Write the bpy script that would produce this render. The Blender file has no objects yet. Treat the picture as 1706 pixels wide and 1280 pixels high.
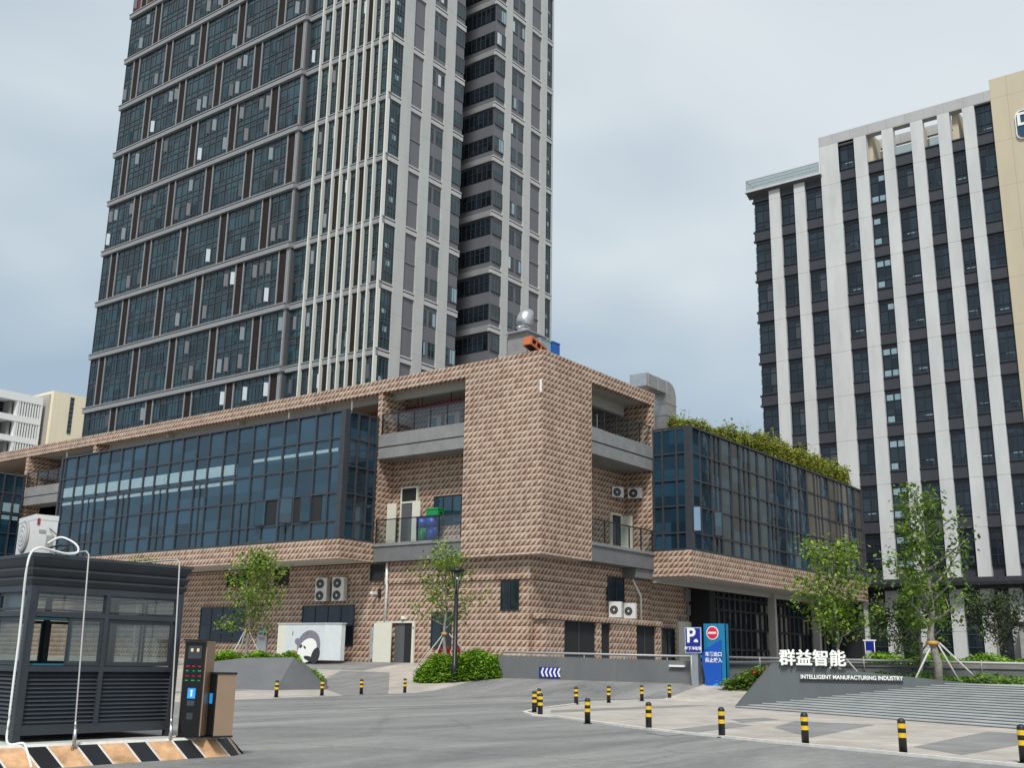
import bpy, math, random
from mathutils import Vector, Matrix
random.seed(7)
R = math.radians
C = bpy.context.scene.collection
sc = bpy.context.scene

# ------------------------------------------------------------------ camera
F_PX, YAW, PITCH, ROLL, EYE = 1783.05, R(37.28531), R(14.434307), R(1.02434), 1.6
_f0 = Vector((math.cos(YAW), math.sin(YAW), 0)); _r0 = Vector((math.sin(YAW), -math.cos(YAW), 0)); _u0 = Vector((0, 0, 1))
FW = math.cos(PITCH)*_f0 + math.sin(PITCH)*_u0
_u = -math.sin(PITCH)*_f0 + math.cos(PITCH)*_u0
RT = math.cos(ROLL)*_r0 + math.sin(ROLL)*_u
UP = -math.sin(ROLL)*_r0 + math.cos(ROLL)*_u
cd = bpy.data.cameras.new('camera'); cam = bpy.data.objects.new('camera', cd); C.objects.link(cam)
cd.sensor_fit = 'HORIZONTAL'; cd.sensor_width = 36; cd.lens = F_PX/1706*36
cd.clip_start = 0.1; cd.clip_end = 6000
M = Matrix((RT, UP, -FW)).transposed().to_4x4(); M.translation = (0, 0, EYE)
cam.matrix_world = M
sc.camera = cam

# ------------------------------------------------------------------ world, sun, exposure
SUN_EL, SUN_DIR = R(52), Vector((-0.86, -0.5, 0)).normalized()
w = bpy.data.worlds.new("World"); sc.world = w; w.use_nodes = True
nt = w.node_tree; nt.nodes.clear(); N = nt.nodes.new; L = nt.links.new
out = N('ShaderNodeOutputWorld'); bg = N('ShaderNodeBackground'); bg.inputs[1].default_value = 0.1
sky = N('ShaderNodeTexSky'); sky.sky_type = 'NISHITA'; sky.sun_disc = False
sky.sun_elevation = SUN_EL; sky.sun_rotation = math.atan2(SUN_DIR.x, SUN_DIR.y); sky.dust_density = 2.0
tc = N('ShaderNodeTexCoord'); mp = N('ShaderNodeMapping'); mp.inputs['Scale'].default_value = (1.0, 1.0, 2.1)
mp.inputs['Location'].default_value = (10.311, 22.3448, 6.70843)
n1 = N('ShaderNodeTexNoise'); n1.inputs['Scale'].default_value = 1.7; n1.inputs['Detail'].default_value = 7; n1.inputs['Roughness'].default_value = 0.5; n1.inputs['Distortion'].default_value = 0.5
n2 = N('ShaderNodeTexNoise'); n2.inputs['Scale'].default_value = 1.05; n2.inputs['Detail'].default_value = 4; n2.inputs['Roughness'].default_value = 0.45
cov = N('ShaderNodeValToRGB'); cov.color_ramp.elements[0].position = 0.30; cov.color_ramp.elements[1].position = 0.56
cov.color_ramp.elements[0].color = (0.80, 0.80, 0.80, 1)
tone = N('ShaderNodeValToRGB'); tone.color_ramp.elements[0].position = 0.41; tone.color_ramp.elements[1].position = 0.575
tone.color_ramp.elements[0].color = (2.75, 3.6, 4.4, 1); tone.color_ramp.elements[1].color = (5.4, 5.85, 6.05, 1)
mx = N('ShaderNodeMixRGB')
L(tc.outputs['Generated'], mp.inputs['Vector']); L(mp.outputs[0], n1.inputs['Vector']); L(mp.outputs[0], n2.inputs['Vector'])
L(n1.outputs['Fac'], cov.inputs[0]); L(n2.outputs['Fac'], tone.inputs[0])
L(cov.outputs[0], mx.inputs[0]); L(sky.outputs[0], mx.inputs[1]); L(tone.outputs[0], mx.inputs[2])
L(mx.outputs[0], bg.inputs[0]); L(bg.outputs[0], out.inputs[0])

sd = bpy.data.lights.new('sun', 'SUN'); sun = bpy.data.objects.new('sun', sd); C.objects.link(sun)
sd.energy = 2.3; sd.angle = R(10); sd.color = (1.0, 0.98, 0.95)
sv = Vector((SUN_DIR.x*math.cos(SUN_EL), SUN_DIR.y*math.cos(SUN_EL), math.sin(SUN_EL)))
sun.rotation_euler = sv.to_track_quat('Z', 'Y').to_euler(); sun.location = sv*200
sc.view_settings.view_transform = 'Standard'; sc.view_settings.look = 'None'
sc.view_settings.exposure = 0.5; sc.view_settings.gamma = 1

# ------------------------------------------------------------------ materials
MATS = {}
def mat(name, col, rough=0.6, metal=0.0, spec=0.5, nz=0.0, nscale=3.0, bump=0.0, bscale=20.0, emit=None, alpha=None, coat=0.0, stretch=None):
    m = bpy.data.materials.new(name); m.use_nodes = True; t = m.node_tree
    b = t.nodes['Principled BSDF']
    b.inputs['Base Color'].default_value = (*col, 1); b.inputs['Roughness'].default_value = rough
    b.inputs['Metallic'].default_value = metal; b.inputs['Specular IOR Level'].default_value = spec
    b.inputs['Coat Weight'].default_value = coat
    g = None
    def geo():
        nonlocal g
        if g is None:
            g0 = t.nodes.new('ShaderNodeNewGeometry'); g = g0.outputs['Position']
            if stretch:
                mm = t.nodes.new('ShaderNodeMapping'); mm.inputs['Scale'].default_value = stretch
                t.links.new(g, mm.inputs[0]); g = mm.outputs[0]
        return g
    if nz:
        n = t.nodes.new('ShaderNodeTexNoise'); n.inputs['Scale'].default_value = nscale; n.inputs['Detail'].default_value = 6
        n.inputs['Roughness'].default_value = 0.62
        t.links.new(geo(), n.inputs['Vector'])
        r = t.nodes.new('ShaderNodeValToRGB')
        r.color_ramp.elements[0].position = 0.3; r.color_ramp.elements[1].position = 0.7
        r.color_ramp.elements[0].color = (*[c*(1-nz) for c in col], 1); r.color_ramp.elements[1].color = (*[min(1, c*(1+nz)) for c in col], 1)
        t.links.new(n.outputs['Fac'], r.inputs[0]); t.links.new(r.outputs[0], b.inputs['Base Color'])
    if bump:
        n = t.nodes.new('ShaderNodeTexNoise'); n.inputs['Scale'].default_value = bscale; n.inputs['Detail'].default_value = 3
        t.links.new(geo(), n.inputs['Vector'])
        bp = t.nodes.new('ShaderNodeBump'); bp.inputs['Strength'].default_value = bump; bp.inputs['Distance'].default_value = 0.05
        t.links.new(n.outputs['Fac'], bp.inputs['Height']); t.links.new(bp.outputs[0], b.inputs['Normal'])
    if emit:
        b.inputs['Emission Color'].default_value = (*emit[0], 1); b.inputs['Emission Strength'].default_value = emit[1]
    MATS[name] = m
    return m

def math_node(t, op, a, b=None, c=None):
    n = t.nodes.new('ShaderNodeMath'); n.operation = op
    for i, v in enumerate((a, b, c)):
        if v is None: continue
        if isinstance(v, (int, float)): n.inputs[i].default_value = v
        else: t.links.new(v, n.inputs[i])
    return n.outputs[0]

def tile_material(name, cell=0.386):
    # relief wall tile: a square cell, pale upper half over a diagonal fold, russet lower half
    m = bpy.data.materials.new(name); m.use_nodes = True; t = m.node_tree; b = t.nodes['Principled BSDF']
    g = t.nodes.new('ShaderNodeNewGeometry'); s = t.nodes.new('ShaderNodeSeparateXYZ'); t.links.new(g.outputs['Position'], s.inputs[0])
    u = math_node(t, 'DIVIDE', math_node(t, 'SUBTRACT', s.outputs[0], s.outputs[1]), cell)
    v = math_node(t, 'DIVIDE', s.outputs[2], cell)
    row = math_node(t, 'FLOOR', v)
    fv = math_node(t, 'FRACT', v)
    # diagonal shear: fold lines run up to the right
    fu = math_node(t, 'FRACT', math_node(t, 'SUBTRACT', u, math_node(t, 'MULTIPLY', fv, 0.95)))
    colid = math_node(t, 'FLOOR', u)
    comb = t.nodes.new('ShaderNodeCombineXYZ'); t.links.new(colid, comb.inputs[0]); t.links.new(row, comb.inputs[1])
    wn = t.nodes.new('ShaderNodeTexWhiteNoise'); wn.noise_dimensions = '2D'; t.links.new(comb.outputs[0], wn.inputs['Vector'])
    # ridge height across the cell
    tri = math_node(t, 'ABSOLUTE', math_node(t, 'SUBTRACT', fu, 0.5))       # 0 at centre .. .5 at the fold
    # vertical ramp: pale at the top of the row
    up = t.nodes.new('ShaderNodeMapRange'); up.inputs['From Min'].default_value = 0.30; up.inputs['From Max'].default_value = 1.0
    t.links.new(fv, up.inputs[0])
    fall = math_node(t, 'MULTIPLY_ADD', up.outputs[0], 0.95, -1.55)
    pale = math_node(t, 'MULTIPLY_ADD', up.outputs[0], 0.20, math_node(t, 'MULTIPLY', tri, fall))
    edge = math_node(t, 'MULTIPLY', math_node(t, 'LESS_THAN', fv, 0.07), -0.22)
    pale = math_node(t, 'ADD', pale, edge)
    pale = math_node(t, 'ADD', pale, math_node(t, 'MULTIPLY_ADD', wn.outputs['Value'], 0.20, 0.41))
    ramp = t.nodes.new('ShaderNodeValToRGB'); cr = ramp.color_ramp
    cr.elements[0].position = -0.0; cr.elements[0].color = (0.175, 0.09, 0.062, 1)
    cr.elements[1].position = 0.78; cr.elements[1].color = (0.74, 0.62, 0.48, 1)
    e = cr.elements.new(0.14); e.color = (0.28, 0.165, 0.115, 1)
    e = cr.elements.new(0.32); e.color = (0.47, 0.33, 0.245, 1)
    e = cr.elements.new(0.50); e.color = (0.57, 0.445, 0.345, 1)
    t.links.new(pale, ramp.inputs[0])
    # weathering
    n = t.nodes.new('ShaderNodeTexNoise'); n.inputs['Scale'].default_value = 0.35; n.inputs['Detail'].default_value = 5
    t.links.new(g.outputs['Position'], n.inputs['Vector'])
    mr = t.nodes.new('ShaderNodeMapRange'); mr.inputs['To Min'].default_value = 0.66; mr.inputs['To Max'].default_value = 1.16
    t.links.new(n.outputs['Fac'], mr.inputs[0])
    mm = t.nodes.new('ShaderNodeMixRGB'); mm.blend_type = 'MULTIPLY'; mm.inputs[0].default_value = 1
    t.links.new(ramp.outputs[0], mm.inputs[1]); t.links.new(mr.outputs[0], mm.inputs[2])
    t.links.new(mm.outputs[0], b.inputs['Base Color'])
    b.inputs['Roughness'].default_value = 0.5; b.inputs['Specular IOR Level'].default_value = 0.3
    bp = t.nodes.new('ShaderNodeBump'); bp.inputs['Strength'].default_value = 0.15; bp.inputs['Distance'].default_value = 0.03
    t.links.new(pale, bp.inputs['Height']); t.links.new(bp.outputs[0], b.inputs['Normal'])
    MATS[name] = m

def asphalt_material():
    m = bpy.data.materials.new('asphalt'); m.use_nodes = True; t = m.node_tree; b = t.nodes['Principled BSDF']
    g = t.nodes.new('ShaderNodeNewGeometry')
    mp = t.nodes.new('ShaderNodeMapping'); mp.inputs['Rotation'].default_value = (0, 0, R(-30)); mp.inputs['Scale'].default_value = (0.12, 0.5, 1)
    t.links.new(g.outputs['Position'], mp.inputs[0])
    a = t.nodes.new('ShaderNodeTexNoise'); a.inputs['Scale'].default_value = 0.7; a.inputs['Detail'].default_value = 7; a.inputs['Roughness'].default_value = 0.65; a.inputs['Distortion'].default_value = 1.2
    t.links.new(mp.outputs[0], a.inputs['Vector'])
    f = t.nodes.new('ShaderNodeTexNoise'); f.inputs['Scale'].default_value = 45; f.inputs['Detail'].default_value = 2
    t.links.new(g.outputs['Position'], f.inputs['Vector'])
    r = t.nodes.new('ShaderNodeValToRGB'); r.color_ramp.elements[0].position = 0.32; r.color_ramp.elements[1].position = 0.68
    r.color_ramp.elements[0].color = (0.13, 0.13, 0.128, 1); r.color_ramp.elements[1].color = (0.30, 0.29, 0.27, 1)
    t.links.new(a.outputs['Fac'], r.inputs[0])
    r2 = t.nodes.new('ShaderNodeMapRange'); r2.inputs['From Min'].default_value = 0.3; r2.inputs['From Max'].default_value = 0.7; r2.inputs['To Min'].default_value = 0.72; r2.inputs['To Max'].default_value = 1.25
    t.links.new(f.outputs['Fac'], r2.inputs[0])
    md = t.nodes.new('ShaderNodeTexNoise'); md.inputs['Scale'].default_value = 4.0; md.inputs['Detail'].default_value = 9; md.inputs['Roughness'].default_value = 0.8
    t.links.new(g.outputs['Position'], md.inputs['Vector'])
    r3 = t.nodes.new('ShaderNodeMapRange'); r3.inputs['From Min'].default_value = 0.3; r3.inputs['From Max'].default_value = 0.7; r3.inputs['To Min'].default_value = 0.78; r3.inputs['To Max'].default_value = 1.22
    t.links.new(md.outputs['Fac'], r3.inputs[0])
    vo = t.nodes.new('ShaderNodeTexVoronoi'); vo.feature = 'DISTANCE_TO_EDGE'; vo.inputs['Scale'].default_value = 0.16
    dw = t.nodes.new('ShaderNodeMixRGB'); dw.blend_type = 'ADD'; dw.inputs[0].default_value = 0.8
    t.links.new(g.outputs['Position'], dw.inputs[1]); t.links.new(md.outputs['Color'], dw.inputs[2]); t.links.new(dw.outputs[0], vo.inputs['Vector'])
    ck = t.nodes.new('ShaderNodeMapRange'); ck.inputs['From Min'].default_value = 0.0; ck.inputs['From Max'].default_value = 0.006; ck.inputs['To Min'].default_value = 0.62; ck.inputs['To Max'].default_value = 1.0
    t.links.new(vo.outputs['Distance'], ck.inputs[0])
    mm = t.nodes.new('ShaderNodeMixRGB'); mm.blend_type = 'MULTIPLY'; mm.inputs[0].default_value = 1
    t.links.new(r.outputs[0], mm.inputs[1]); t.links.new(math_node(t, 'MULTIPLY', math_node(t, 'MULTIPLY', r2.outputs[0], r3.outputs[0]), ck.outputs[0]), mm.inputs[2]); t.links.new(mm.outputs[0], b.inputs['Base Color'])
    b.inputs['Roughness'].default_value = 0.85
    bp = t.nodes.new('ShaderNodeBump'); bp.inputs['Strength'].default_value = 0.35; bp.inputs['Distance'].default_value = 0.01
    t.links.new(f.outputs['Fac'], bp.inputs['Height']); t.links.new(bp.outputs[0], b.inputs['Normal'])
    MATS['asphalt'] = m

def paving_material(name, c1, c2, tw=1.2, th=0.6, ang=0.0):
    m = bpy.data.materials.new(name); m.use_nodes = True; t = m.node_tree; b = t.nodes['Principled BSDF']
    g = t.nodes.new('ShaderNodeNewGeometry'); mp = t.nodes.new('ShaderNodeMapping'); mp.inputs['Rotation'].default_value = (0, 0, ang)
    t.links.new(g.outputs['Position'], mp.inputs[0])
    br = t.nodes.new('ShaderNodeTexBrick'); br.inputs['Scale'].default_value = 1; br.inputs['Brick Width'].default_value = tw; br.inputs['Row Height'].default_value = th
    br.inputs['Mortar Size'].default_value = 0.008; br.inputs['Color1'].default_value = (*c1, 1); br.inputs['Color2'].default_value = (*c2, 1)
    br.inputs['Mortar'].default_value = (*[c*0.5 for c in c1], 1)
    t.links.new(mp.outputs[0], br.inputs['Vector'])
    n = t.nodes.new('ShaderNodeTexNoise'); n.inputs['Scale'].default_value = 0.6; n.inputs['Detail'].default_value = 8; n.inputs['Roughness'].default_value = 0.7
    t.links.new(g.outputs['Position'], n.inputs['Vector'])
    r2 = t.nodes.new('ShaderNodeMapRange'); r2.inputs['From Min'].default_value = 0.3; r2.inputs['From Max'].default_value = 0.7; r2.inputs['To Min'].default_value = 0.7; r2.inputs['To Max'].default_value = 1.15
    t.links.new(n.outputs['Fac'], r2.inputs[0])
    mm = t.nodes.new('ShaderNodeMixRGB'); mm.blend_type = 'MULTIPLY'; mm.inputs[0].default_value = 1
    t.links.new(br.outputs[0], mm.inputs[1]); t.links.new(r2.outputs[0], mm.inputs[2]); t.links.new(mm.outputs[0], b.inputs['Base Color'])
    b.inputs['Roughness'].default_value = 0.75
    MATS[name] = m

def glass_material(name, col, rough=0.06, var=0.5, cellx=1.0, spec=0.6):
    # coated facade glass: dark body, sky reflection, every pane a little out of plane
    m = bpy.data.materials.new(name); m.use_nodes = True; t = m.node_tree; b = t.nodes['Principled BSDF']
    g = t.nodes.new('ShaderNodeNewGeometry'); s = t.nodes.new('ShaderNodeSeparateXYZ'); t.links.new(g.outputs['Position'], s.inputs[0])
    u = math_node(t, 'FLOOR', math_node(t, 'DIVIDE', math_node(t, 'SUBTRACT', s.outputs[0], s.outputs[1]), cellx))
    v = math_node(t, 'FLOOR', math_node(t, 'DIVIDE', s.outputs[2], 1.8))
    cb = t.nodes.new('ShaderNodeCombineXYZ'); t.links.new(u, cb.inputs[0]); t.links.new(v, cb.inputs[1])
    wn = t.nodes.new('ShaderNodeTexWhiteNoise'); wn.noise_dimensions = '2D'; t.links.new(cb.outputs[0], wn.inputs['Vector'])
    mr = t.nodes.new('ShaderNodeMapRange'); mr.inputs['To Min'].default_value = 1-var; mr.inputs['To Max'].default_value = 1+var
    t.links.new(wn.outputs['Value'], mr.inputs[0])
    mm = t.nodes.new('ShaderNodeMixRGB'); mm.blend_type = 'MULTIPLY'; mm.inputs[0].default_value = 1; mm.inputs[1].default_value = (*col, 1)
    t.links.new(mr.outputs[0], mm.inputs[2]); t.links.new(mm.outputs[0], b.inputs['Base Color'])
    b.inputs['Roughness'].default_value = rough; b.inputs['Specular IOR Level'].default_value = spec
    b.inputs['Metallic'].default_value = 0.0; b.inputs['IOR'].default_value = 1.7
    n = t.nodes.new('ShaderNodeTexNoise'); n.inputs['Scale'].default_value = 0.8; n.inputs['Detail'].default_value = 2
    t.links.new(g.outputs['Position'], n.inputs['Vector'])
    h = math_node(t, 'ADD', n.outputs['Fac'], 0.0)
    bp = t.nodes.new('ShaderNodeBump'); bp.inputs['Strength'].default_value = 0.25; bp.inputs['Distance'].default_value = 0.06
    t.links.new(h, bp.inputs['Height']); t.links.new(bp.outputs[0], b.inputs['Normal'])
    MATS[name] = m

def clear_glass(name, tint=(0.80, 0.88, 0.88), refl=0.10):
    m = bpy.data.materials.new(name); m.use_nodes = True; t = m.node_tree; t.nodes.remove(t.nodes['Principled BSDF'])
    o = t.nodes['Material Output']; tr = t.nodes.new('ShaderNodeBsdfTransparent'); tr.inputs[0].default_value = (*tint, 1)
    gl = t.nodes.new('ShaderNodeBsdfGlossy'); gl.inputs['Roughness'].default_value = 0.03
    fr = t.nodes.new('ShaderNodeFresnel'); fr.inputs[0].default_value = 1.5
    mi = t.nodes.new('ShaderNodeMixShader')
    mi.inputs[0].default_value = refl; gl.inputs['Roughness'].default_value = 0.12; t.links.new(tr.outputs[0], mi.inputs[1]); t.links.new(gl.outputs[0], mi.inputs[2]); t.links.new(mi.outputs[0], o.inputs[0])
    MATS[name] = m

def panel_material(name, col, pw, ph, line=0.55, nz=0.08, axis='y'):
    # painted wall panels with thin joints
    m = bpy.data.materials.new(name); m.use_nodes = True; t = m.node_tree; b = t.nodes['Principled BSDF']
    g = t.nodes.new('ShaderNodeNewGeometry'); s = t.nodes.new('ShaderNodeSeparateXYZ'); t.links.new(g.outputs['Position'], s.inputs[0])
    u = math_node(t, 'SUBTRACT', s.outputs[0], s.outputs[1])
    def joint(v, p, wd=0.045):
        f = math_node(t, 'FRACT', math_node(t, 'DIVIDE', v, p))
        return math_node(t, 'GREATER_THAN', math_node(t, 'MULTIPLY', f, p), wd)
    k = joint(s.outputs[2], ph)
    if pw: k = math_node(t, 'MULTIPLY', k, joint(u, pw))
    n = t.nodes.new('ShaderNodeTexNoise'); n.inputs['Scale'].default_value = 0.5; n.inputs['Detail'].default_value = 8; n.inputs['Roughness'].default_value = 0.7
    mp = t.nodes.new('ShaderNodeMapping'); mp.inputs['Scale'].default_value = (1, 1, 0.25); t.links.new(g.outputs['Position'], mp.inputs[0]); t.links.new(mp.outputs[0], n.inputs['Vector'])
    mr = t.nodes.new('ShaderNodeMapRange'); mr.inputs['From Min'].default_value = 0.3; mr.inputs['From Max'].default_value = 0.7; mr.inputs['To Min'].default_value = 1-nz*1.6; mr.inputs['To Max'].default_value = 1+nz*0.6
    t.links.new(n.outputs['Fac'], mr.inputs[0])
    kk = math_node(t, 'MULTIPLY', math_node(t, 'MULTIPLY_ADD', k, 1-line, line), mr.outputs[0])
    mm = t.nodes.new('ShaderNodeMixRGB'); mm.blend_type = 'MULTIPLY'; mm.inputs[0].default_value = 1; mm.inputs[1].default_value = (*col, 1)
    t.links.new(kk, mm.inputs[2]); t.links.new(mm.outputs[0], b.inputs['Base Color']); b.inputs['Roughness'].default_value = 0.6
    MATS[name] = m

tile_material('relief_tile'); asphalt_material()
paving_material('paving_light', (0.50, 0.45, 0.39), (0.43, 0.385, 0.335), 1.2, 0.6, 0.35)
paving_material('paving_dark', (0.27, 0.262, 0.25), (0.225, 0.22, 0.212), 1.2, 0.6, 0.35)
glass_material('blue_glass', (0.016, 0.046, 0.072), 0.07, 0.45, 1.62, 0.55)
glass_material('dark_glass', (0.013, 0.040, 0.064), 0.07, 0.55, 1.62, 0.32)
glass_material('tower_glass', (0.016, 0.040, 0.050), 0.10, 0.7, 1.0, 0.34)
glass_material('office_glass', (0.014, 0.022, 0.030), 0.08, 0.5, 1.0, 0.4)
glass_material('deep_glass', (0.012, 0.022, 0.032), 0.08, 0.4, 1.0, 0.4)
clear_glass('clear_glass', (0.58, 0.66, 0.65), 0.17); clear_glass('rail_glass', (0.74, 0.80, 0.80), 0.13)
mat('mullion_grey', (0.052, 0.058, 0.068), 0.45, 0.2, nz=0.15)
mat('mullion_slate', (0.062, 0.074, 0.082), 0.45, 0.2, nz=0.1)
mat('black_frame', (0.02, 0.022, 0.026), 0.4)
mat('spandrel_grey', (0.038, 0.040, 0.048), 0.5, nz=0.15)
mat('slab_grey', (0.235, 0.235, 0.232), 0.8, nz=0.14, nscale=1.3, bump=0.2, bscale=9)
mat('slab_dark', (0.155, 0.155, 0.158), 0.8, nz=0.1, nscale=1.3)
mat('soffit', (0.42, 0.40, 0.36), 0.8, nz=0.06)
mat('ledge_grey', (0.27, 0.275, 0.28), 0.7, nz=0.08)
mat('ledge_dark', (0.10, 0.10, 0.105), 0.7)
panel_material('stone_light', (0.49, 0.495, 0.475), 0, 3.86, 0.72, 0.07)
panel_material('wall_taupe', (0.145, 0.147, 0.16), 0, 3.86, 1.0, 0.06)
mat('wall_shadow', (0.095, 0.097, 0.105), 0.7, nz=0.1)
mat('brown_panel', (0.024, 0.0185, 0.017), 0.8, spec=0.2, nz=0.25, stretch=(1, 1, 0.3))
mat('maroon', (0.14, 0.035, 0.03), 0.7, nz=0.1)
mat('ivory_fin', (0.68, 0.68, 0.61), 0.5)
panel_material('white_panel', (0.60, 0.605, 0.59), 0, 4.83, 0.55, 0.10)
panel_material('top_panel', (0.46, 0.455, 0.44), 2.0, 4.83, 0.72, 0.08)
panel_material('beige_panel', (0.56, 0.48, 0.34), 2.1, 4.83, 0.7, 0.06)
panel_material('cream_panel', (0.86, 0.75, 0.54), 2.0, 6.5, 0.85, 0.04)
mat('white_paint', (0.82, 0.82, 0.79), 0.6, nz=0.05)
mat('white_cabinet', (0.62, 0.66, 0.66), 0.45, nz=0.05)
mat('cream_door', (0.70, 0.68, 0.57), 0.5, nz=0.04)
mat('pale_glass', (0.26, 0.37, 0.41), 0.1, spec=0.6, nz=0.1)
mat('sash_blue', (0.20, 0.30, 0.42), 0.12, spec=0.6)
mat('sash_grey', (0.22, 0.26, 0.28), 0.2, spec=0.5)
mat('sash_bright', (0.55, 0.60, 0.62), 0.15, spec=0.7)  # pale colour stands in for sky reflected in the panes
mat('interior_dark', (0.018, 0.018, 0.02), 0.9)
mat('interior_mid', (0.10, 0.105, 0.11), 0.8)
mat('glazed_blind', (0.115, 0.098, 0.078), 0.12, spec=0.5, nz=0.12, nscale=0.6)
mat('blind_cloth', (0.20, 0.185, 0.165), 0.8, nz=0.1)
mat('booth_paint', (0.040, 0.047, 0.056), 0.42, 0.1, nz=0.15, nscale=1.5)
mat('booth_blue', (0.02, 0.16, 0.24), 0.4)
mat('ac_white', (0.68, 0.68, 0.65), 0.45, nz=0.04)
mat('ac_grille', (0.34, 0.34, 0.33), 0.6)
mat('ac_black', (0.015, 0.015, 0.016), 0.5)
mat('red_paint', (0.42, 0.02, 0.025), 0.5)
mat('logo_red', (0.35, 0.02, 0.06), 0.5)
mat('dark_red_pipe', (0.20, 0.015, 0.02), 0.5)
mat('bollard_black', (0.014, 0.014, 0.015), 0.45)
mat('bollard_yellow', (0.80, 0.50, 0.02), 0.45, nz=0.08)
mat('kerb_white', (0.62, 0.60, 0.55), 0.8, nz=0.15, nscale=5)
mat('kerb_orange', (0.56, 0.33, 0.17), 0.7, nz=0.42, nscale=3.5)
mat('kerb_top', (0.50, 0.49, 0.45), 0.8, nz=0.2, nscale=4)
mat('concrete', (0.33, 0.32, 0.30), 0.85, nz=0.15, bump=0.2)
mat('step_stone', (0.44, 0.445, 0.435), 0.75, nz=0.15, nscale=1.0)
mat('step_riser', (0.29, 0.295, 0.29), 0.8, nz=0.12)
mat('grey_render', (0.120, 0.123, 0.126), 0.7, nz=0.12, nscale=0.8, bump=0.1, bscale=4)
mat('ramp_wall', (0.150, 0.153, 0.152), 0.75, nz=0.13, nscale=0.7, stretch=(1, 1, 0.35))
mat('sign_wall', (0.100, 0.112, 0.117), 0.65, nz=0.15, nscale=0.7, stretch=(1, 1, 0.4))
mat('steel', (0.55, 0.55, 0.54), 0.35, 0.9, nz=0.08)
mat('galvanised', (0.52, 0.53, 0.54), 0.38, 0.85, nz=0.12, nscale=2)
mat('rail_grey', (0.36, 0.36, 0.35), 0.5, 0.3)
mat('rope_grey', (0.42, 0.42, 0.40), 0.6)
mat('lamp_black', (0.016, 0.016, 0.018), 0.4, 0.3)
mat('sign_navy', (0.015, 0.06, 0.11), 0.4)
mat('sign_blue', (0.012, 0.02, 0.27), 0.4)
mat('totem_blue', (0.005, 0.085, 0.46), 0.35, nz=0.05)
mat('totem_teal', (0.01, 0.19, 0.38), 0.35, nz=0.05)
mat('text_white', (0.86, 0.86, 0.80), 0.5)
mat('text_soft', (0.40, 0.50, 0.68), 0.5)
mat('stop_red', (0.70, 0.015, 0.06), 0.4)
mat('cyan_mark', (0.02, 0.42, 0.75), 0.4)
mat('kiosk_black', (0.008, 0.009, 0.011), 0.15, spec=0.5)
mat('kiosk_gold', (0.37, 0.255, 0.17), 0.4, 0.25, nz=0.05)
mat('led_red', (0.5, 0.01, 0.03), 0.4, emit=((1, 0.02, 0.08), 0.2))
mat('led_green', (0.01, 0.4, 0.1), 0.4, emit=((0.02, 1, 0.2), 0.12))
mat('led_warm', (0.4, 0.3, 0.2), 0.4, emit=((1, 0.75, 0.5), 0.35))
mat('led_blue', (0.02, 0.3, 0.75), 0.4, emit=((0.05, 0.45, 1), 0.15))
mat('green_plastic', (0.01, 0.26, 0.06), 0.4)
mat('blue_plastic', (0.02, 0.06, 0.33), 0.4)
mat('orange_plastic', (0.50, 0.14, 0.05), 0.5)
mat('blue_tank', (0.01, 0.10, 0.38), 0.5)
mat('bark', (0.27, 0.25, 0.21), 0.9, nz=0.3, nscale=8, bump=0.4, bscale=14)
mat('stake_white', (0.56, 0.55, 0.50), 0.7)
mat('tie_orange', (0.58, 0.33, 0.06), 0.6)
mat('soil', (0.10, 0.065, 0.04), 0.95, nz=0.3, bump=0.3)
mat('wood_bench', (0.30, 0.17, 0.10), 0.6, nz=0.2, nscale=4, stretch=(1, 6, 1))
mat('panda_grey', (0.21, 0.20, 0.25), 0.5, nz=0.2, nscale=5)
mat('panda_black', (0.03, 0.03, 0.035), 0.5)
mat('panda_brown', (0.33, 0.19, 0.08), 0.6)
mat('notice_grey', (0.36, 0.39, 0.42), 0.5, nz=0.05)
def leaf_material(name, a, b_):
    m = bpy.data.materials.new(name); m.use_nodes = True; t = m.node_tree; p = t.nodes['Principled BSDF']
    o = t.nodes.new('ShaderNodeNewGeometry'); n = t.nodes.new('ShaderNodeTexNoise'); n.inputs['Scale'].default_value = 1.6; n.inputs['Detail'].default_value = 5; n.inputs['Roughness'].default_value = 0.8
    t.links.new(o.outputs['Position'], n.inputs['Vector'])
    wn = t.nodes.new('ShaderNodeMath'); wn.operation = 'ADD'
    r = t.nodes.new('ShaderNodeValToRGB'); r.color_ramp.elements[0].position = 0.36; r.color_ramp.elements[1].position = 0.66
    r.color_ramp.elements[0].color = (*a, 1); r.color_ramp.elements[1].color = (*b_, 1)
    rnd = math_node(t, 'MULTIPLY_ADD', o.outputs['Random Per Island'], 0.34, -0.17)
    t.links.new(n.outputs['Fac'], wn.inputs[0]); t.links.new(rnd, wn.inputs[1])
    t.links.new(wn.outputs[0], r.inputs[0]); t.links.new(r.outputs[0], p.inputs['Base Color'])
    p.inputs['Roughness'].default_value = 0.5; p.inputs['Specular IOR Level'].default_value = 0.3
    tr = t.nodes.new('ShaderNodeBsdfTranslucent'); t.links.new(r.outputs[0], tr.inputs[0])
    mi = t.nodes.new('ShaderNodeMixShader'); mi.inputs[0].default_value = 0.35
    t.links.new(p.outputs[0], mi.inputs[1]); t.links.new(tr.outputs[0], mi.inputs[2]); t.links.new(mi.outputs[0], t.nodes['Material Output'].inputs[0])
    MATS[name] = m
leaf_material('leaf_fresh', (0.07, 0.15, 0.015), (0.33, 0.46, 0.06))
leaf_material('leaf_mid', (0.05, 0.11, 0.015), (0.24, 0.36, 0.05))
leaf_material('leaf_hedge', (0.065, 0.16, 0.012), (0.30, 0.50, 0.04))
leaf_material('leaf_olive', (0.15, 0.18, 0.03), (0.52, 0.54, 0.11))
leaf_material('leaf_dull', (0.045, 0.07, 0.03), (0.12, 0.16, 0.07))
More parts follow.
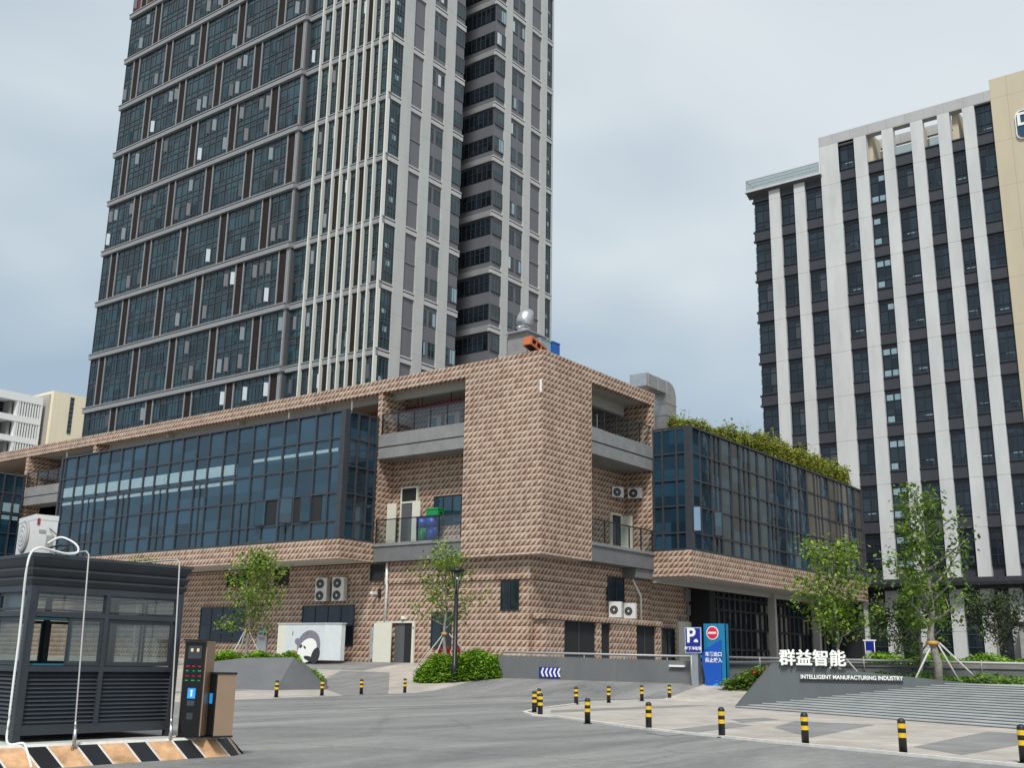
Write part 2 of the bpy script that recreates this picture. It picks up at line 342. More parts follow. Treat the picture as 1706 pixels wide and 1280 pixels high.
leaf_material('leaf_grass', (0.07, 0.15, 0.02), (0.20, 0.34, 0.05))

# ------------------------------------------------------------------ helpers
def Pz(px, py, z):
    d = FW + RT*(px-853)/F_PX - UP*(py-640)/F_PX; return Vector((0, 0, EYE)) + d*((z-EYE)/d.z)
def Px(px, py, x):
    d = FW + RT*(px-853)/F_PX - UP*(py-640)/F_PX; return Vector((0, 0, EYE)) + d*(x/d.x)
def Py(px, py, y):
    d = FW + RT*(px-853)/F_PX - UP*(py-640)/F_PX; return Vector((0, 0, EYE)) + d*(y/d.y)

class MB:
    def __init__(s): s.v = []; s.f = []; s.m = []; s.mats = []; s.sm = []
    def _m(s, m):
        if m not in s.mats: s.mats.append(m)
        return s.mats.index(m)
    def face(s, pts, m, smooth=False):
        i = len(s.v); s.v += [tuple(p) for p in pts]; s.f.append(tuple(range(i, i+len(pts)))); s.m.append(s._m(m)); s.sm.append(smooth)
    def box(s, x0, x1, y0, y1, z0, z1, m, M=None):
        if x0 > x1: x0, x1 = x1, x0
        if y0 > y1: y0, y1 = y1, y0
        if z0 > z1: z0, z1 = z1, z0
        p = [Vector(q) for q in ((x0,y0,z0),(x1,y0,z0),(x1,y1,z0),(x0,y1,z0),(x0,y0,z1),(x1,y0,z1),(x1,y1,z1),(x0,y1,z1))]
        if M is not None: p = [M @ q for q in p]
        i = len(s.v); s.v += [tuple(q) for q in p]; k = s._m(m)
        for f in ((0,3,2,1),(4,5,6,7),(0,1,5,4),(1,2,6,5),(2,3,7,6),(3,0,4,7)):
            s.f.append(tuple(i+a for a in f)); s.m.append(k); s.sm.append(False)
        return s
    def tube(s, pts, rad, m, n=8, caps=True, smooth=True):
        pts = [Vector(p) for p in pts]; rad = rad if isinstance(rad, (list, tuple)) else [rad]*len(pts)
        k = s._m(m); base = len(s.v); ref = None
        for j, p in enumerate(pts):
            d = (pts[min(j+1, len(pts)-1)] - pts[max(j-1, 0)]).normalized()
            if ref is None: ref = Vector((0, 0, 1)) if abs(d.z) < 0.9 else Vector((1, 0, 0))
            a = d.cross(ref).normalized(); b = d.cross(a).normalized(); ref = b.cross(d) if False else ref
            for q in range(n):
                t = 2*math.pi*q/n; s.v.append(tuple(p + rad[j]*(math.cos(t)*a + math.sin(t)*b)))
        for j in range(len(pts)-1):
            for q in range(n):
                a0 = base+j*n+q; a1 = base+j*n+(q+1) % n
                s.f.append((a0, a1, a1+n, a0+n)); s.m.append(k); s.sm.append(smooth)
        if caps:
            s.f.append(tuple(base+q for q in range(n))[::-1]); s.m.append(k); s.sm.append(False)
            e = base+(len(pts)-1)*n; s.f.append(tuple(e+q for q in range(n))); s.m.append(k); s.sm.append(False)
        return s
    def prism(s, poly, vec, m, m_side=None):
        poly = [Vector(p) for p in poly]; vec = Vector(vec)
        s.face(poly[::-1], m); s.face([p+vec for p in poly], m)
        for a, b in zip(poly, poly[1:]+poly[:1]): s.face([a, b, b+vec, a+vec], m_side or m)
        return s
    def build(s, name, parent=None, world=False, **kw):
        me = bpy.data.meshes.new(name)
        off = Vector((0, 0, 0))
        if world and parent is not None:
            q = parent
            while q is not None: off += q.location; q = q.parent
        me.from_pydata([tuple(Vector(v)-off) for v in s.v] if world else s.v, [], s.f)
        for k in s.mats: me.materials.append(MATS[k])
        me.polygons.foreach_set('material_index', s.m); me.polygons.foreach_set('use_smooth', s.sm)
        me.update()
        o = bpy.data.objects.new(name, me); C.objects.link(o)
        if parent is not None: o.parent = parent
        for k, v in kw.items(): o[k] = v
        return o

def thing(name, label, cat, loc=(0, 0, 0), rz=0.0, group=None):
    o = bpy.data.objects.new(name, None); C.objects.link(o); o.location = loc; o.rotation_euler = (0, 0, rz)
    o.empty_display_size = 0.3; o['label'] = label; o['category'] = cat
    if group: o['group'] = group
    return o
def copy_tree(o, parent=None):
    c = o.copy(); C.objects.link(c)
    if parent is not None: c.parent = parent
    for ch in list(o.children): copy_tree(ch, c)
    return c
def text_mesh(body, size, depth, mname, name, parent, loc, xdir, updir, bold=0.0, sx=1.0, align='CENTER'):
    cu = bpy.data.curves.new('t', 'FONT'); cu.body = body; cu.size = size; cu.extrude = depth; cu.offset = bold; cu.align_x = align; cu.align_y = 'CENTER'
    to = bpy.data.objects.new('t', cu); C.objects.link(to)
    dg = bpy.context.evaluated_depsgraph_get(); me = bpy.data.meshes.new_from_object(to.evaluated_get(dg))
    C.objects.unlink(to); bpy.data.objects.remove(to)
    xd = Vector(xdir).normalized(); ud = Vector(updir).normalized(); nd = xd.cross(ud)
    T = Matrix((xd, ud, nd)).transposed().to_4x4() @ Matrix.Diagonal((sx, 1, 1, 1)); T.translation = Vector(loc)
    me.transform(T); me.materials.clear(); me.materials.append(MATS[mname]); me.name = name
    o = bpy.data.objects.new(name, me); C.objects.link(o); o.parent = parent
    return o
def structure(o): o['kind'] = 'structure'; return o
def lerp(a, b, t): return a+(b-a)*t
def gz(x):
    if x < 42: return 0.0
    if x < 51: return 1.25*(x-42)/9
    if x < 100: return 1.25 + 0.95*(x-51)/49
    return 2.2
rnd = random.Random

# ------------------------------------------------------------------ ground
g = MB()
xs = [-1500, -200, 0, 42, 51, 100, 300, 1500, 4000]; ys = [-3000, -200, 0, 60, 200, 1000, 4000]
for i in range(len(xs)-1):
    for j in range(len(ys)-1):
        g.face([(xs[i], ys[j], gz(xs[i])), (xs[i+1], ys[j], gz(xs[i+1])), (xs[i+1], ys[j+1], gz(xs[i+1])), (xs[i], ys[j+1], gz(xs[i]))], 'asphalt')
structure(g.build('ground'))
def sheet(name, poly, m, dz):
    # splits at the slope breaks so that the sheet follows the ground
    b = MB()
    def clip(P, xa, keep_gt):
        o = []
        for a, c in zip(P, P[1:]+P[:1]):
            ina = (a[0] >= xa) == keep_gt or a[0] == xa; inc = (c[0] >= xa) == keep_gt or c[0] == xa
            if ina: o.append(a)
            if ina != inc:
                t = (xa-a[0])/(c[0]-a[0]); o.append((xa, lerp(a[1], c[1], t)))
        return o
    br = [-1000, 42, 51, 100, 2000]
    for x0, x1 in zip(br, br[1:]):
        P = clip(clip(poly, x0, True), x1, False)
        if len(P) >= 3: b.face([(p[0], p[1], gz(p[0])+dz) for p in P], m)
    return structure(b.build(name))

# left forecourt paving and its darker bands
sheet('pavement', [(18.5, 30.2), (26.3, 32.1), (29.9, 32.9), (34.6, 34.0), (38.2, 34.4), (41.8, 36.6), (46.8, 36.6), (51.7, 37.7), (51.7, 110), (10, 110), (14, 40)], 'paving_light', 0.004)
sheet('pavement', [(33.0, 33.75), (36.4, 34.35), (47.2, 44.5), (47.2, 48.5), (43.0, 46.2)], 'paving_dark', 0.008)
sheet('pavement', [(24.0, 37.2), (33.5, 40.2), (33.5, 41.4), (24.0, 38.6)], 'paving_dark', 0.008)
sheet('path', [(47.6, 47.0), (51.65, 47.0), (51.65, 66), (47.6, 66)], 'paving_dark', 0.008)
# right island paving with its pale kerb
isl = [(20.2, 4.4), (17.0, -6.0), (47.0, -6.0), (47.0, 23.9), (42.07, 23.7), (36.96, 23.9), (29.9, 21.5), (27.6, 20.3), (26.55, 19.2), (26.5, 18.4), (24.4, 15.1), (23.4, 13.3), (21.97, 9.6)]
sheet('pavement', isl, 'paving_light', 0.004)
kb = MB()
line = [(16.6, -7.5)] + [isl[0]] + isl[::-1][0:9]
line = [(17.0, -6.0), (20.2, 4.4), (21.97, 9.6), (23.4, 13.3), (24.4, 15.1), (26.5, 18.4), (26.55, 19.2), (27.6, 20.3), (29.9, 21.5), (36.96, 23.9), (42.07, 23.7), (45.8, 23.9)]
for i in range(len(line)-1):
    a = Vector((*line[i], 0)); b = Vector((*line[i+1], 0)); d = (b-a).normalized(); n = Vector((-d.y, d.x, 0))*0.12
    e = d*0.02
    kb.prism([a-e+n*0.5, b+e+n*0.5, b+e-n*0.5, a-e-n*0.5], (0, 0, 0.05 + 0.002*(i % 2)), 'kerb_white')
structure(kb.build('kerb'))
Z8 = lambda x, y: tuple(Pz(1200+x/3.368, 900+y/3.368, 0))[:2]
for q in (((300, 1055), (420, 1020), (870, 1040), (510, 1112)), ((1080, 1165), (1500, 1078), (1690, 1090), (1700, 1150), (1360, 1210)), ((60, 1010), (250, 1000), (330, 1012), (120, 1030)), ((-420, 1085), (60, 1030), (180, 1045), (-300, 1105))):
    sheet('pavement', [Z8(*v) for v in q], 'paving_dark', 0.008)
sheet('pavement', [(28.4, 19.9), (30.0, 21.0), (38.5, 20.4), (38.6, 19.6)], 'paving_dark', 0.008)

# ------------------------------------------------------------------ helpers for facades
def grid_pane(face, u0, u1, z0, z1, us, zs, depth, glass, frame, fw=0.07, mb=None, gap=0.0, off=0.0):
    """one glazed panel. face='x' : plane x=depth, seen from -x, u is y;  face='y' : plane y=depth, seen from -y, u is x"""
    mb = mb or MB()
    def bx(a0, a1, c0, c1, d0, d1, m):
        if face == 'x': mb.box(d0, d1, a0, a1, c0, c1, m)
        else: mb.box(a0, a1, d0, d1, c0, c1, m)
    bx(u0, u1, z0, z1, depth+0.05, depth+0.09, glass)
    for u in us: bx(u-fw/2, u+fw/2, z0, z1, depth-0.02, depth+0.06, frame)
    for z in zs: bx(u0, u1, z-fw/2, z+fw/2, depth-0.01, depth+0.058, frame)
    return mb

# ------------------------------------------------------------------ podium building
X0, Y0 = 51.1, 36.56
pod = thing('commercial_building', 'low building clad in pink brown relief tiles with glass boxes and grey balconies', 'building', (X0, Y0, 1.25))
T = 'relief_tile'
def part(name, mb, parent=pod, **kw): return mb.build(name, parent, world=True, **kw)
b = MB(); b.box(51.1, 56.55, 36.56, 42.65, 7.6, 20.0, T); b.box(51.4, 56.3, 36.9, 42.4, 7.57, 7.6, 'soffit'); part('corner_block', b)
b = MB(); b.box(51.1, 51.7, 42.65, 130, 19.12, 20.0, T); b.box(56.55, 64.75, 36.56, 37.1, 19.12, 20.0, T); b.box(64.15, 64.75, 37.1, 60, 19.12, 20.0, T); part('roof_band', b)
b = MB(); b.box(51.7, 64.1, 42.65, 130, 19.2, 19.9, 'soffit'); b.box(56.55, 64.1, 37.1, 42.65, 19.2, 19.9, 'soffit'); part('roof', b)
part('roof_beam', MB().box(52.3, 52.6, 42.66, 50.0, 18.75, 19.2, 'soffit')); part('roof_beam', MB().box(56.6, 63.9, 38.6, 38.9, 18.5, 19.2, 'soffit'))
b = MB(); b.box(52.3, 52.6, 50.5, 84.2, 18.8, 19.2, 'soffit')
for y in (57.0, 66.0, 75.0): b.box(51.75, 52.3, y-0.15, y+0.15, 18.85, 19.2, 'soffit'); b.box(52.6, 55.8, y-0.15, y+0.15, 18.85, 19.2, 'soffit')
part('roof_beam', b)
# main body
b = MB()
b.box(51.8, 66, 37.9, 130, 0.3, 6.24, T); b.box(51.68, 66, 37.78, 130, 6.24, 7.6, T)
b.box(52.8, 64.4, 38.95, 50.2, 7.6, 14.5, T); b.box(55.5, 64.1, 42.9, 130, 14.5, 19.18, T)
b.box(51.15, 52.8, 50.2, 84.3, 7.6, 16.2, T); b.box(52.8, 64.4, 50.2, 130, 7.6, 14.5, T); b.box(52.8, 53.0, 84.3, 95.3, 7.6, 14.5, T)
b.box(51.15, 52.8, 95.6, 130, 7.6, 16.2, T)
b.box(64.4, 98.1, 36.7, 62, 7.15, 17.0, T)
b.box(57.0, 64.1, 41.0, 42.9, 16.15, 19.15, T)
part('wall', b)
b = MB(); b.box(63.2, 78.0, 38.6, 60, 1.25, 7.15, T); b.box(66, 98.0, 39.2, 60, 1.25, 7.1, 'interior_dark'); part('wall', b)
for (x0, x1, y0, y1) in ((51.14, 53.9, 49.98, 50.38), (51.14, 55.5, 84.32, 84.72), (51.14, 55.5, 95.3, 95.75)):
    b = MB(); b.box(x0, x1, y0, y1, 16.15, 19.12, T); part('pillar', b)
b = MB(); b.box(64.15, 64.75, 36.6, 41.0, 16.15, 19.12, T); part('pillar', b)
# balcony slabs
def slab3(face, a0, a1, o):
    b = MB()
    if face == 'x':
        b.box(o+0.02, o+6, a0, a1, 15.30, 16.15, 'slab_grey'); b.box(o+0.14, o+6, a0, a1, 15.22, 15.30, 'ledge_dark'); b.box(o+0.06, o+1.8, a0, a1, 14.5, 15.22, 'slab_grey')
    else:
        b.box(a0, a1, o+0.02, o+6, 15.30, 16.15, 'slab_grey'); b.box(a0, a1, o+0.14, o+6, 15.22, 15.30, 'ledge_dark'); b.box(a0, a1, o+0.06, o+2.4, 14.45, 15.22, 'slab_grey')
    part('balcony_slab', b)
slab3('x', 42.65, 50.18, X0); slab3('x', 84.3, 95.28, X0); slab3('y', 56.55, 64.4, Y0)
def slab2(face, a0, a1, o):
    b = MB()
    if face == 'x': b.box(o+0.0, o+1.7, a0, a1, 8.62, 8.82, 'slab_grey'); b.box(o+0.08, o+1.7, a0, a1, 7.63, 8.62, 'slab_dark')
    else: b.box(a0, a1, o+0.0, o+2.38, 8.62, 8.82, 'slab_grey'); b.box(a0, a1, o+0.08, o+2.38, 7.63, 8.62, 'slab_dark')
    part('balcony_slab', b)
slab2('x', 42.65, 50.18, X0); slab2('x', 84.3, 95.28, X0); slab2('y', 56.55, 64.38, Y0)
b = MB(); b.box(62.2, 64.4, 36.75, 38.5, 7.0, 7.6, 'slab_dark'); part('beam', b)
# railings
def railing(face, a0, a1, o, z, n, h=1.35):
    b = MB()
    for i in range(n+1):
        a = lerp(a0+0.05, a1-0.05, i/n)
        if face == 'x': b.box(o+0.06, o+0.13, a-0.035, a+0.035, z, z+h, 'black_frame')
        else: b.box(a-0.035, a+0.035, o+0.06, o+0.13, z, z+h, 'black_frame')
    if face == 'x': b.box(o+0.04, o+0.14, a0, a1, z+h, z+h+0.07, 'black_frame')
    else: b.box(a0, a1, o+0.04, o+0.14, z+h, z+h+0.07, 'black_frame')
    r = part('railing', b)
    b = MB()
    if face == 'x': b.face([(o+0.095, a0+0.1, z+0.05), (o+0.095, a1-0.1, z+0.05), (o+0.095, a1-0.1, z+h-0.03), (o+0.095, a0+0.1, z+h-0.03)], 'rail_glass')
    else: b.face([(a0+0.1, o+0.095, z+0.05), (a1-0.1, o+0.095, z+0.05), (a1-0.1, o+0.095, z+h-0.03), (a0+0.1, o+0.095, z+h-0.03)], 'rail_glass')
    part('glass_panel', b, r)
railing('x', 42.7, 50.0, X0, 16.15, 5); railing('x', 42.7, 50.1, X0, 8.82, 4, 1.5); railing('x', 84.8, 95.2, X0, 16.15, 6); railing('y', 56.6, 64.3, Y0, 16.15, 5); railing('y', 56.6, 64.3, Y0, 8.82, 5, 1.4)
# glass boxes
ZL = [8.94, 10.05, 11.87, 13.66, 15.5, 17.3]
def uline(a, b_, first):
    o = []; u = a; k = first
    while u < b_-0.4: o.append(u); u += (1.45, 1.80)[k % 2]; k += 1
    return o
def curtain(face, u0, u1, d, glass, name, label, lines, extra=(), sidelines=(), back=3.1, far=True, mside=None):
    b = MB()
    if face == 'x': b.box(d+0.06, d+back, u0+0.06, u1-0.06, 9.0, 17.2, glass)
    else: b.box(u0+0.06, u1-0.06, d+0.06, d+back, 9.0, 17.2, glass)
    cw = part('glass_curtain_wall', b, label=label)
    m = MB()
    def bx(a0, a1, c0, c1, q0, q1, mm='mullion_grey'):
        if face == 'x': m.box(d+q0, d+q1, a0, a1, c0, c1, mm)
        else: m.box(a0, a1, d+q0, d+q1, c0, c1, mm)
    for u in lines: bx(u-0.075, u+0.075, 9.0, 17.26, -0.04, 0.07)
    for z in ZL: bx(u0, u1, z-0.05, z+0.05, -0.03, 0.067)
    for u, z0, z1 in extra: bx(u-0.045, u+0.045, z0, z1, -0.02, 0.064)
    bx(u0-0.03, u0+0.40, 8.93, 17.36, -0.06, 0.40)
    bx(u1-0.2, u1+0.03, 8.93, 17.36, -0.06, 0.30)
    bx(u0+0.4, u1-0.2, 17.26, 17.38, -0.07, 0.5); bx(u0+0.4, u1-0.2, 17.2, 17.3, 0.5, back-0.02, 'slab_grey')
    # side return
    for s in sidelines:
        if face == 'x': m.box(d+s-0.07, d+s+0.07, u0-0.04, u0+0.07, 9.0, 17.26, 'mullion_grey')
        else: m.box(u0-0.04, u0+0.07, d+s-0.07, d+s+0.07, 9.0, 17.26, 'mullion_grey')
    for z in ZL:
        if face == 'x': m.box(d+0.40, d+back, u0-0.03, u0+0.067, z-0.05, z+0.05, 'mullion_grey')
        else: m.box(u0-0.03, u0+0.067, d+0.40, d+back, z-0.05, z+0.05, 'mullion_grey')
    part('mullions', m, cw)
    return cw
r_ = rnd(3)
Ly = uline(50.7+1.45, 84.0, 1); Ly = [84.0 - (u-50.7) for u in uline(50.7, 84.0, 1)][::-1]
Ly = [50.35 + v for v in (1.2,)]; 
while Ly[-1] < 83.2: Ly.append(Ly[-1] + (1.72, 1.47)[len(Ly) % 2])
exL = []
for i in range(2, len(Ly)-1, 3): exL.append(((Ly[i]+Ly[i+1])/2, ZL[0], ZL[3] if i > 7 else ZL[2])); 
cwL = curtain('x', 50.2, 84.0, 48.03, 'blue_glass', 'L', 'wide blue glass curtain wall on the long side', Ly, exL, (1.2, 2.2, 2.95))
Lx = [64.45+1.45]
while Lx[-1] < 97.3: Lx.append(Lx[-1] + (1.45, 1.72)[len(Lx) % 2])
exR = []
for i in range(1, len(Lx)-1, 3): exR.append(((Lx[i]+Lx[i+1])/2, ZL[0] if i % 2 else ZL[1], ZL[5] if i % 4 < 2 else ZL[3]))
cwR = curtain('y', 64.4, 98.1, 33.75, 'dark_glass', 'R', 'dark glass curtain wall on the short side under the roof shrubs', Lx, exR, (1.0, 2.1, 2.8), back=2.95)
cw3 = curtain('x', 95.3, 126, 48.03, 'dark_glass', 'L2', 'further dark glass curtain wall at the left edge', [96.9+1.62*i for i in range(18)], (), (1.1, 2.1, 2.95))
xs_c = [x for x in Lx if x > 84.5] + [98.0]
for i, (a, c) in enumerate(zip(xs_c, xs_c[1:])):
    if i == 6: continue
    for j, (z0, z1) in enumerate(zip(ZL, ZL[1:])):
        if (i*7+j*3) % 11 == 4: continue
        part('blind', MB().box(a+0.11, c-0.11, 33.75+0.043, 33.75+0.055, z0+0.08, z1-0.08, 'glazed_blind'), cwR)
# bright reflection bands painted as pale strips on the glass walls, one per pane
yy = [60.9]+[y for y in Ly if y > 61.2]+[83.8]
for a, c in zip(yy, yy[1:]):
    for z0, z1 in ((13.95, 14.72), (13.28, 13.58)): part('reflection_strip', MB().box(48.03+0.045, 48.03+0.055, a+0.12, c-0.12, z0, z1, 'pale_glass'), cwL)
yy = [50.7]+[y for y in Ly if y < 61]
for a, c in zip(yy, yy[1:]): part('reflection_strip', MB().box(48.03+0.045, 48.03+0.055, a+0.12, c-0.12, 14.62, 14.84, 'pale_glass'), cwL)
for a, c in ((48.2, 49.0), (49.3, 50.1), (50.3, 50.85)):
    for z0, z1 in ((13.8, 14.6), (13.1, 13.5)): part('reflection_strip', MB().box(a, c, 95.34, 95.35, z0, z1, 'pale_glass'), cw3)
# open sashes
def sash(face, u, z0, z1, wd, ang, d, parent, m='blue_glass', fr='black_frame'):
    b = MB(); Mx = Matrix.Rotation(ang, 4, 'Z' )
    b.box(0, wd, -0.03, 0.03, 0, z1-z0, fr); b.box(0.06, wd-0.06, -0.045, 0.045, 0.06, z1-z0-0.06, m)
    o = b.build('window_sash', parent); base = Vector((d, u, z0)) if face == 'x' else Vector((u, d, z0))
    q = parent; off = Vector()
    while q is not None: off += q.location; q = q.parent
    o.location = base-off; o.rotation_euler = (0, 0, (R(180) if face == 'x' else 0) + ang)
    return o
for px, wd, a in ((443, 0.85, R(65)), ):
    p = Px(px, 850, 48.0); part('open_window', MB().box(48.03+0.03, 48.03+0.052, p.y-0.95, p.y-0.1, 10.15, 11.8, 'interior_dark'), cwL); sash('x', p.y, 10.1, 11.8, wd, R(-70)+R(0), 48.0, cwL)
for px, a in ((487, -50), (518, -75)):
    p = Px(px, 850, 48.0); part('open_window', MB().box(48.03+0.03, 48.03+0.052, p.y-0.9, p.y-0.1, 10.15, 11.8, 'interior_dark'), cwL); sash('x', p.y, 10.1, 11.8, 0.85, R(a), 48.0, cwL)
for px, a, m in ((1155, -70, 'sash_blue'), (1190, -50, 'blue_glass')):
    p = Py(px, 870, 33.7); sash('y', p.x, 10.1, 11.8, 0.55, R(a), 33.7, cwR, m)
# brick bands under the glass boxes
b = MB(); b.box(48.03, 51.1, 50.2, 84.05, 7.64, 8.9, T); b.box(48.2, 51.7, 50.4, 84.0, 7.60, 7.64, 'soffit'); part('tile_band', b)
b = MB(); b.box(48.03, 51.1, 95.3, 128, 7.64, 8.9, T); part('tile_band', b)
b = MB(); b.box(64.4, 98.15, 33.75, 36.7, 7.17, 8.9, T); b.box(64.6, 98.0, 33.9, 38.6, 7.12, 7.17, 'soffit'); part('tile_band', b)
part('roof_beam', MB().box(64.6, 98, 36.6, 36.9, 6.8, 7.12, 'soffit'))
# ---- doors and windows of the long side (plane x = 51.8)
def window(face, a0, a1, z0, z1, d, nv=3, nh=1, glass='deep_glass', frame='black_frame', parent=pod, name='window', depth=0.05):
    b = MB()
    us = [lerp(a0, a1, i/nv) for i in range(nv+1)]; zs = [lerp(z0, z1, i/nh) for i in range(nh+1)]
    def bx(p0, p1, c0, c1, q0, q1, m):
        if face == 'x': b.box(d+q0, d+q1, p0, p1, c0, c1, m)
        else: b.box(p0, p1, d+q0, d+q1, c0, c1, m)
    bx(a0, a1, z0, z1, -0.03, 0.02, glass)
    for u in us: bx(u-0.04, u+0.04, z0-0.04, z1+0.04, -0.06, -0.028, frame)
    for z in zs: bx(a0-0.04, a1+0.04, z-0.04, z+0.04, -0.063, -0.03, frame)
    return b.build(name, parent, world=True)
window('x', 63.44, 68.55, 2.48, 4.95, 51.8, 4, 2); window('x', 52.28, 57.3, 2.3, 4.9, 51.8, 4, 2)
window('x', 38.65, 39.95, 4.45, 6.15, 51.8, 2, 1); window('x', 43.8, 45.4, 2.2, 4.35, 51.8, 2, 1)
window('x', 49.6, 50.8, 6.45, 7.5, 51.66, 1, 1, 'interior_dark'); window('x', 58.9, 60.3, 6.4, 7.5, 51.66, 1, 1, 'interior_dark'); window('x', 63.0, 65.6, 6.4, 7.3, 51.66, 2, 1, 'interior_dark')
# ground door with open leaf
b = MB(); b.box(51.72, 51.82, 46.9, 48.45, 1.27, 3.72, 'interior_mid'); b.box(51.70, 51.715, 46.95, 47.6, 1.3, 3.66, 'interior_dark'); d_ = part('door', b)
b = MB(); b.box(51.6, 51.74, 46.72, 46.9, 1.25, 3.85, 'cream_door'); b.box(51.6, 51.74, 46.9, 49.95, 3.72, 3.85, 'cream_door'); part('door_frame', b, d_)
b = MB(); b.box(51.2, 51.26, 48.3, 49.85, 1.27, 3.72, 'cream_door'); part('door_leaf', b, d_)
# balcony door, first floor
b = MB(); b.box(52.70, 52.81, 47.95, 49.25, 8.85, 11.6, 'interior_mid'); b.box(52.69, 52.71, 48.0, 48.35, 8.9, 11.5, 'interior_dark'); b.box(52.70, 52.81, 47.95, 49.25, 11.75, 12.6, 'interior_dark'); d_ = part('door', b)
b = MB()
for y in (47.83, 49.25): b.box(52.66, 52.80, y, y+0.12, 8.85, 12.72, 'cream_door')
b.box(52.66, 52.80, 47.95, 49.25, 12.6, 12.72, 'cream_door'); b.box(52.66, 52.80, 47.95, 49.25, 11.6, 11.72, 'cream_door'); part('door_frame', b, d_)
b = MB(); b.box(52.2, 52.26, 49.3, 50.12, 8.86, 11.6, 'cream_door'); part('door_leaf', b, d_)
b = MB(); b.box(52.2, 52.26, 47.15, 47.85, 8.86, 11.6, 'cream_door'); part('door_leaf', b, d_)
window('x', 44.1, 46.4, 10.0, 11.85, 52.8, 3, 1, 'blue_glass')
# first floor balcony on the short side
b = MB(); b.box(62.6, 63.75, 38.86, 38.96, 8.85, 11.35, 'deep_glass'); d_ = part('door', b)
b = MB(); b.box(62.5, 62.6, 38.8, 38.95, 8.85, 11.47, 'cream_door'); b.box(63.75, 63.85, 38.8, 38.95, 8.85, 11.47, 'cream_door'); b.box(62.6, 63.75, 38.8, 38.95, 11.35, 11.47, 'cream_door'); part('door_frame', b, d_)
b = MB(); b.box(63.86, 63.92, 38.0, 38.85, 8.86, 11.35, 'cream_door'); part('door_leaf', b, d_)
# terrace doors, top floor
for y0, y1 in ((46.7, 48.0), (48.4, 49.6), (44.2, 45.9)):
    b = MB(); b.box(55.4, 55.5, y0, y1, 16.15, 18.2, 'white_paint'); d_ = part('door', b)
    b = MB(); b.box(55.36, 55.41, y0+0.35*(y1-y0), y1-0.15, 16.4, 18.0, 'pale_glass'); part('door_pane', b, d_)
window('y', 58.0, 63.2, 16.3, 18.6, 41.0, 4, 1, 'interior_mid', 'mullion_slate')
b = MB(); b.box(56.7, 60.3, 38.0, 38.7, 16.3, 16.75, 'white_paint'); b.box(60.6, 61.1, 38.2, 38.6, 16.3, 16.55, 'white_paint')
t_ = b.build('pipe_bundle'); t_['label'] = 'white boxed ducting lying behind the top balcony rail on the right'; t_['category'] = 'duct'
b = MB(); b.box(51.9, 52.0, 50.6, 51.5, 17.3, 18.2, 'interior_mid')
# red sprinkler pipe under the roof slab
b = MB(); b.tube([(53.4, 42.7, 18.35), (53.4, 49.9, 18.35)], 0.09, 'dark_red_pipe')
for y in (43.9, 44.2, 45.8, 48.4, 48.8): b.tube([(53.4, y, 18.3), (53.4, y, 19.2)], 0.035, 'dark_red_pipe', 6)
part('sprinkler_pipe', b)
b = MB(); b.tube([(53.4, 50.5, 18.3), (53.4, 84.2, 18.3)], 0.09, 'dark_red_pipe')
for y in (56, 62, 68.5, 75, 82): b.tube([(53.4, y, 18.3), (53.4, y, 19.2)], 0.04, 'dark_red_pipe', 6)
part('sprinkler_pipe', b)
b = MB(); b.tube([(53.4, 84.9, 18.3), (53.4, 99, 18.3)], 0.09, 'dark_red_pipe'); part('sprinkler_pipe', b)
# thin white posts between glass box roof and roof slab
for px, py in ((587, 670), (113, 750), (482, 690)):
    p = Px(px, py, 51.3); b = MB(); b.box(51.25, 51.32, p.y-0.03, p.y+0.03, 16.2, 19.12, 'soffit'); part('post', b)
# drainpipes
b = MB(); b.tube([(51.55, 49.25, 7.6), (51.55, 49.25, 6.3), (51.62, 49.25, 6.1), (51.62, 49.3, 3.85)], 0.085, 'white_paint'); part('drainpipe', b)
b = MB(); b.tube([(63.4, 37.7, 7.0), (63.4, 37.7, 6.9), (64.4, 37.7, 5.9), (64.4, 37.7, 4.3)], 0.075, 'white_paint'); part('drainpipe', b)
# low lean-to on the short side
b = MB()
b.box(52.1, 65.9, 36.9, 37.78, 3.93, 4.28, T)
for x0, x1 in ((52.3, 54.2), (57.75, 58.3), (59.45, 62.6), (65.2, 65.9)): b.box(x0, x1, 37.0, 37.88, 0.9, 3.93, T)
part('porch', b)
for x0, x1, nv in ((54.2, 57.75, 2), (58.3, 59.45, 1), (62.6, 65.2, 2)): window('y', x0+0.02, x1-0.02, 1.8, 3.9, 37.2, nv, 1, 'interior_dark', 'mullion_slate')
window('y', 60.3, 62.3, 5.4, 6.95, 37.78, 2, 1)
window('y', 68.6, 70.6, 1.5, 3.9, 38.6, 2, 1, 'deep_glass', 'interior_dark', name='door')
# storefront under the glass box
b = MB(); b.box(74.0, 98.0, 37.35, 37.5, 1.4, 6.8, 'office_glass'); st = part('storefront', b)
b = MB(); x = 74.0; k = 0
while x < 97.9:
    b.box(x-0.09, x+0.09, 37.2, 37.36, 1.4, 6.8, 'black_frame'); x += 0.95; k += 1
for z in (2.6, 4.1, 5.5, 6.4): b.box(74, 98, 37.22, 37.355, z-0.08, z+0.08, 'black_frame')
part('mullions', b, st)
r2 = rnd(5); x = 82.6
for i in range(16):
    x0 = 74.0+0.95*(i+8)
    if i in (7, 8): continue
    for z0, z1 in ((1.5, 2.5), (2.7, 4.0), (4.2, 5.4), (5.6, 6.2)):
        if r2.random() < (0.9 if z1 < 5.5 else 0.6): part('blind', MB().box(x0+0.16, x0+0.80, 37.33, 37.348, z0, z1, 'blind_cloth'), st)
for x in (83.3, 92.6):
    b = MB(); b.box(x, x+0.35, 36.3, 36.9, 1.4, 7.12, 'soffit'); part('column', b)
b = MB(); b.box(73.0, 74.0, 36.9, 38.6, 1.3, 7.12, 'interior_dark'); part('wall', b)
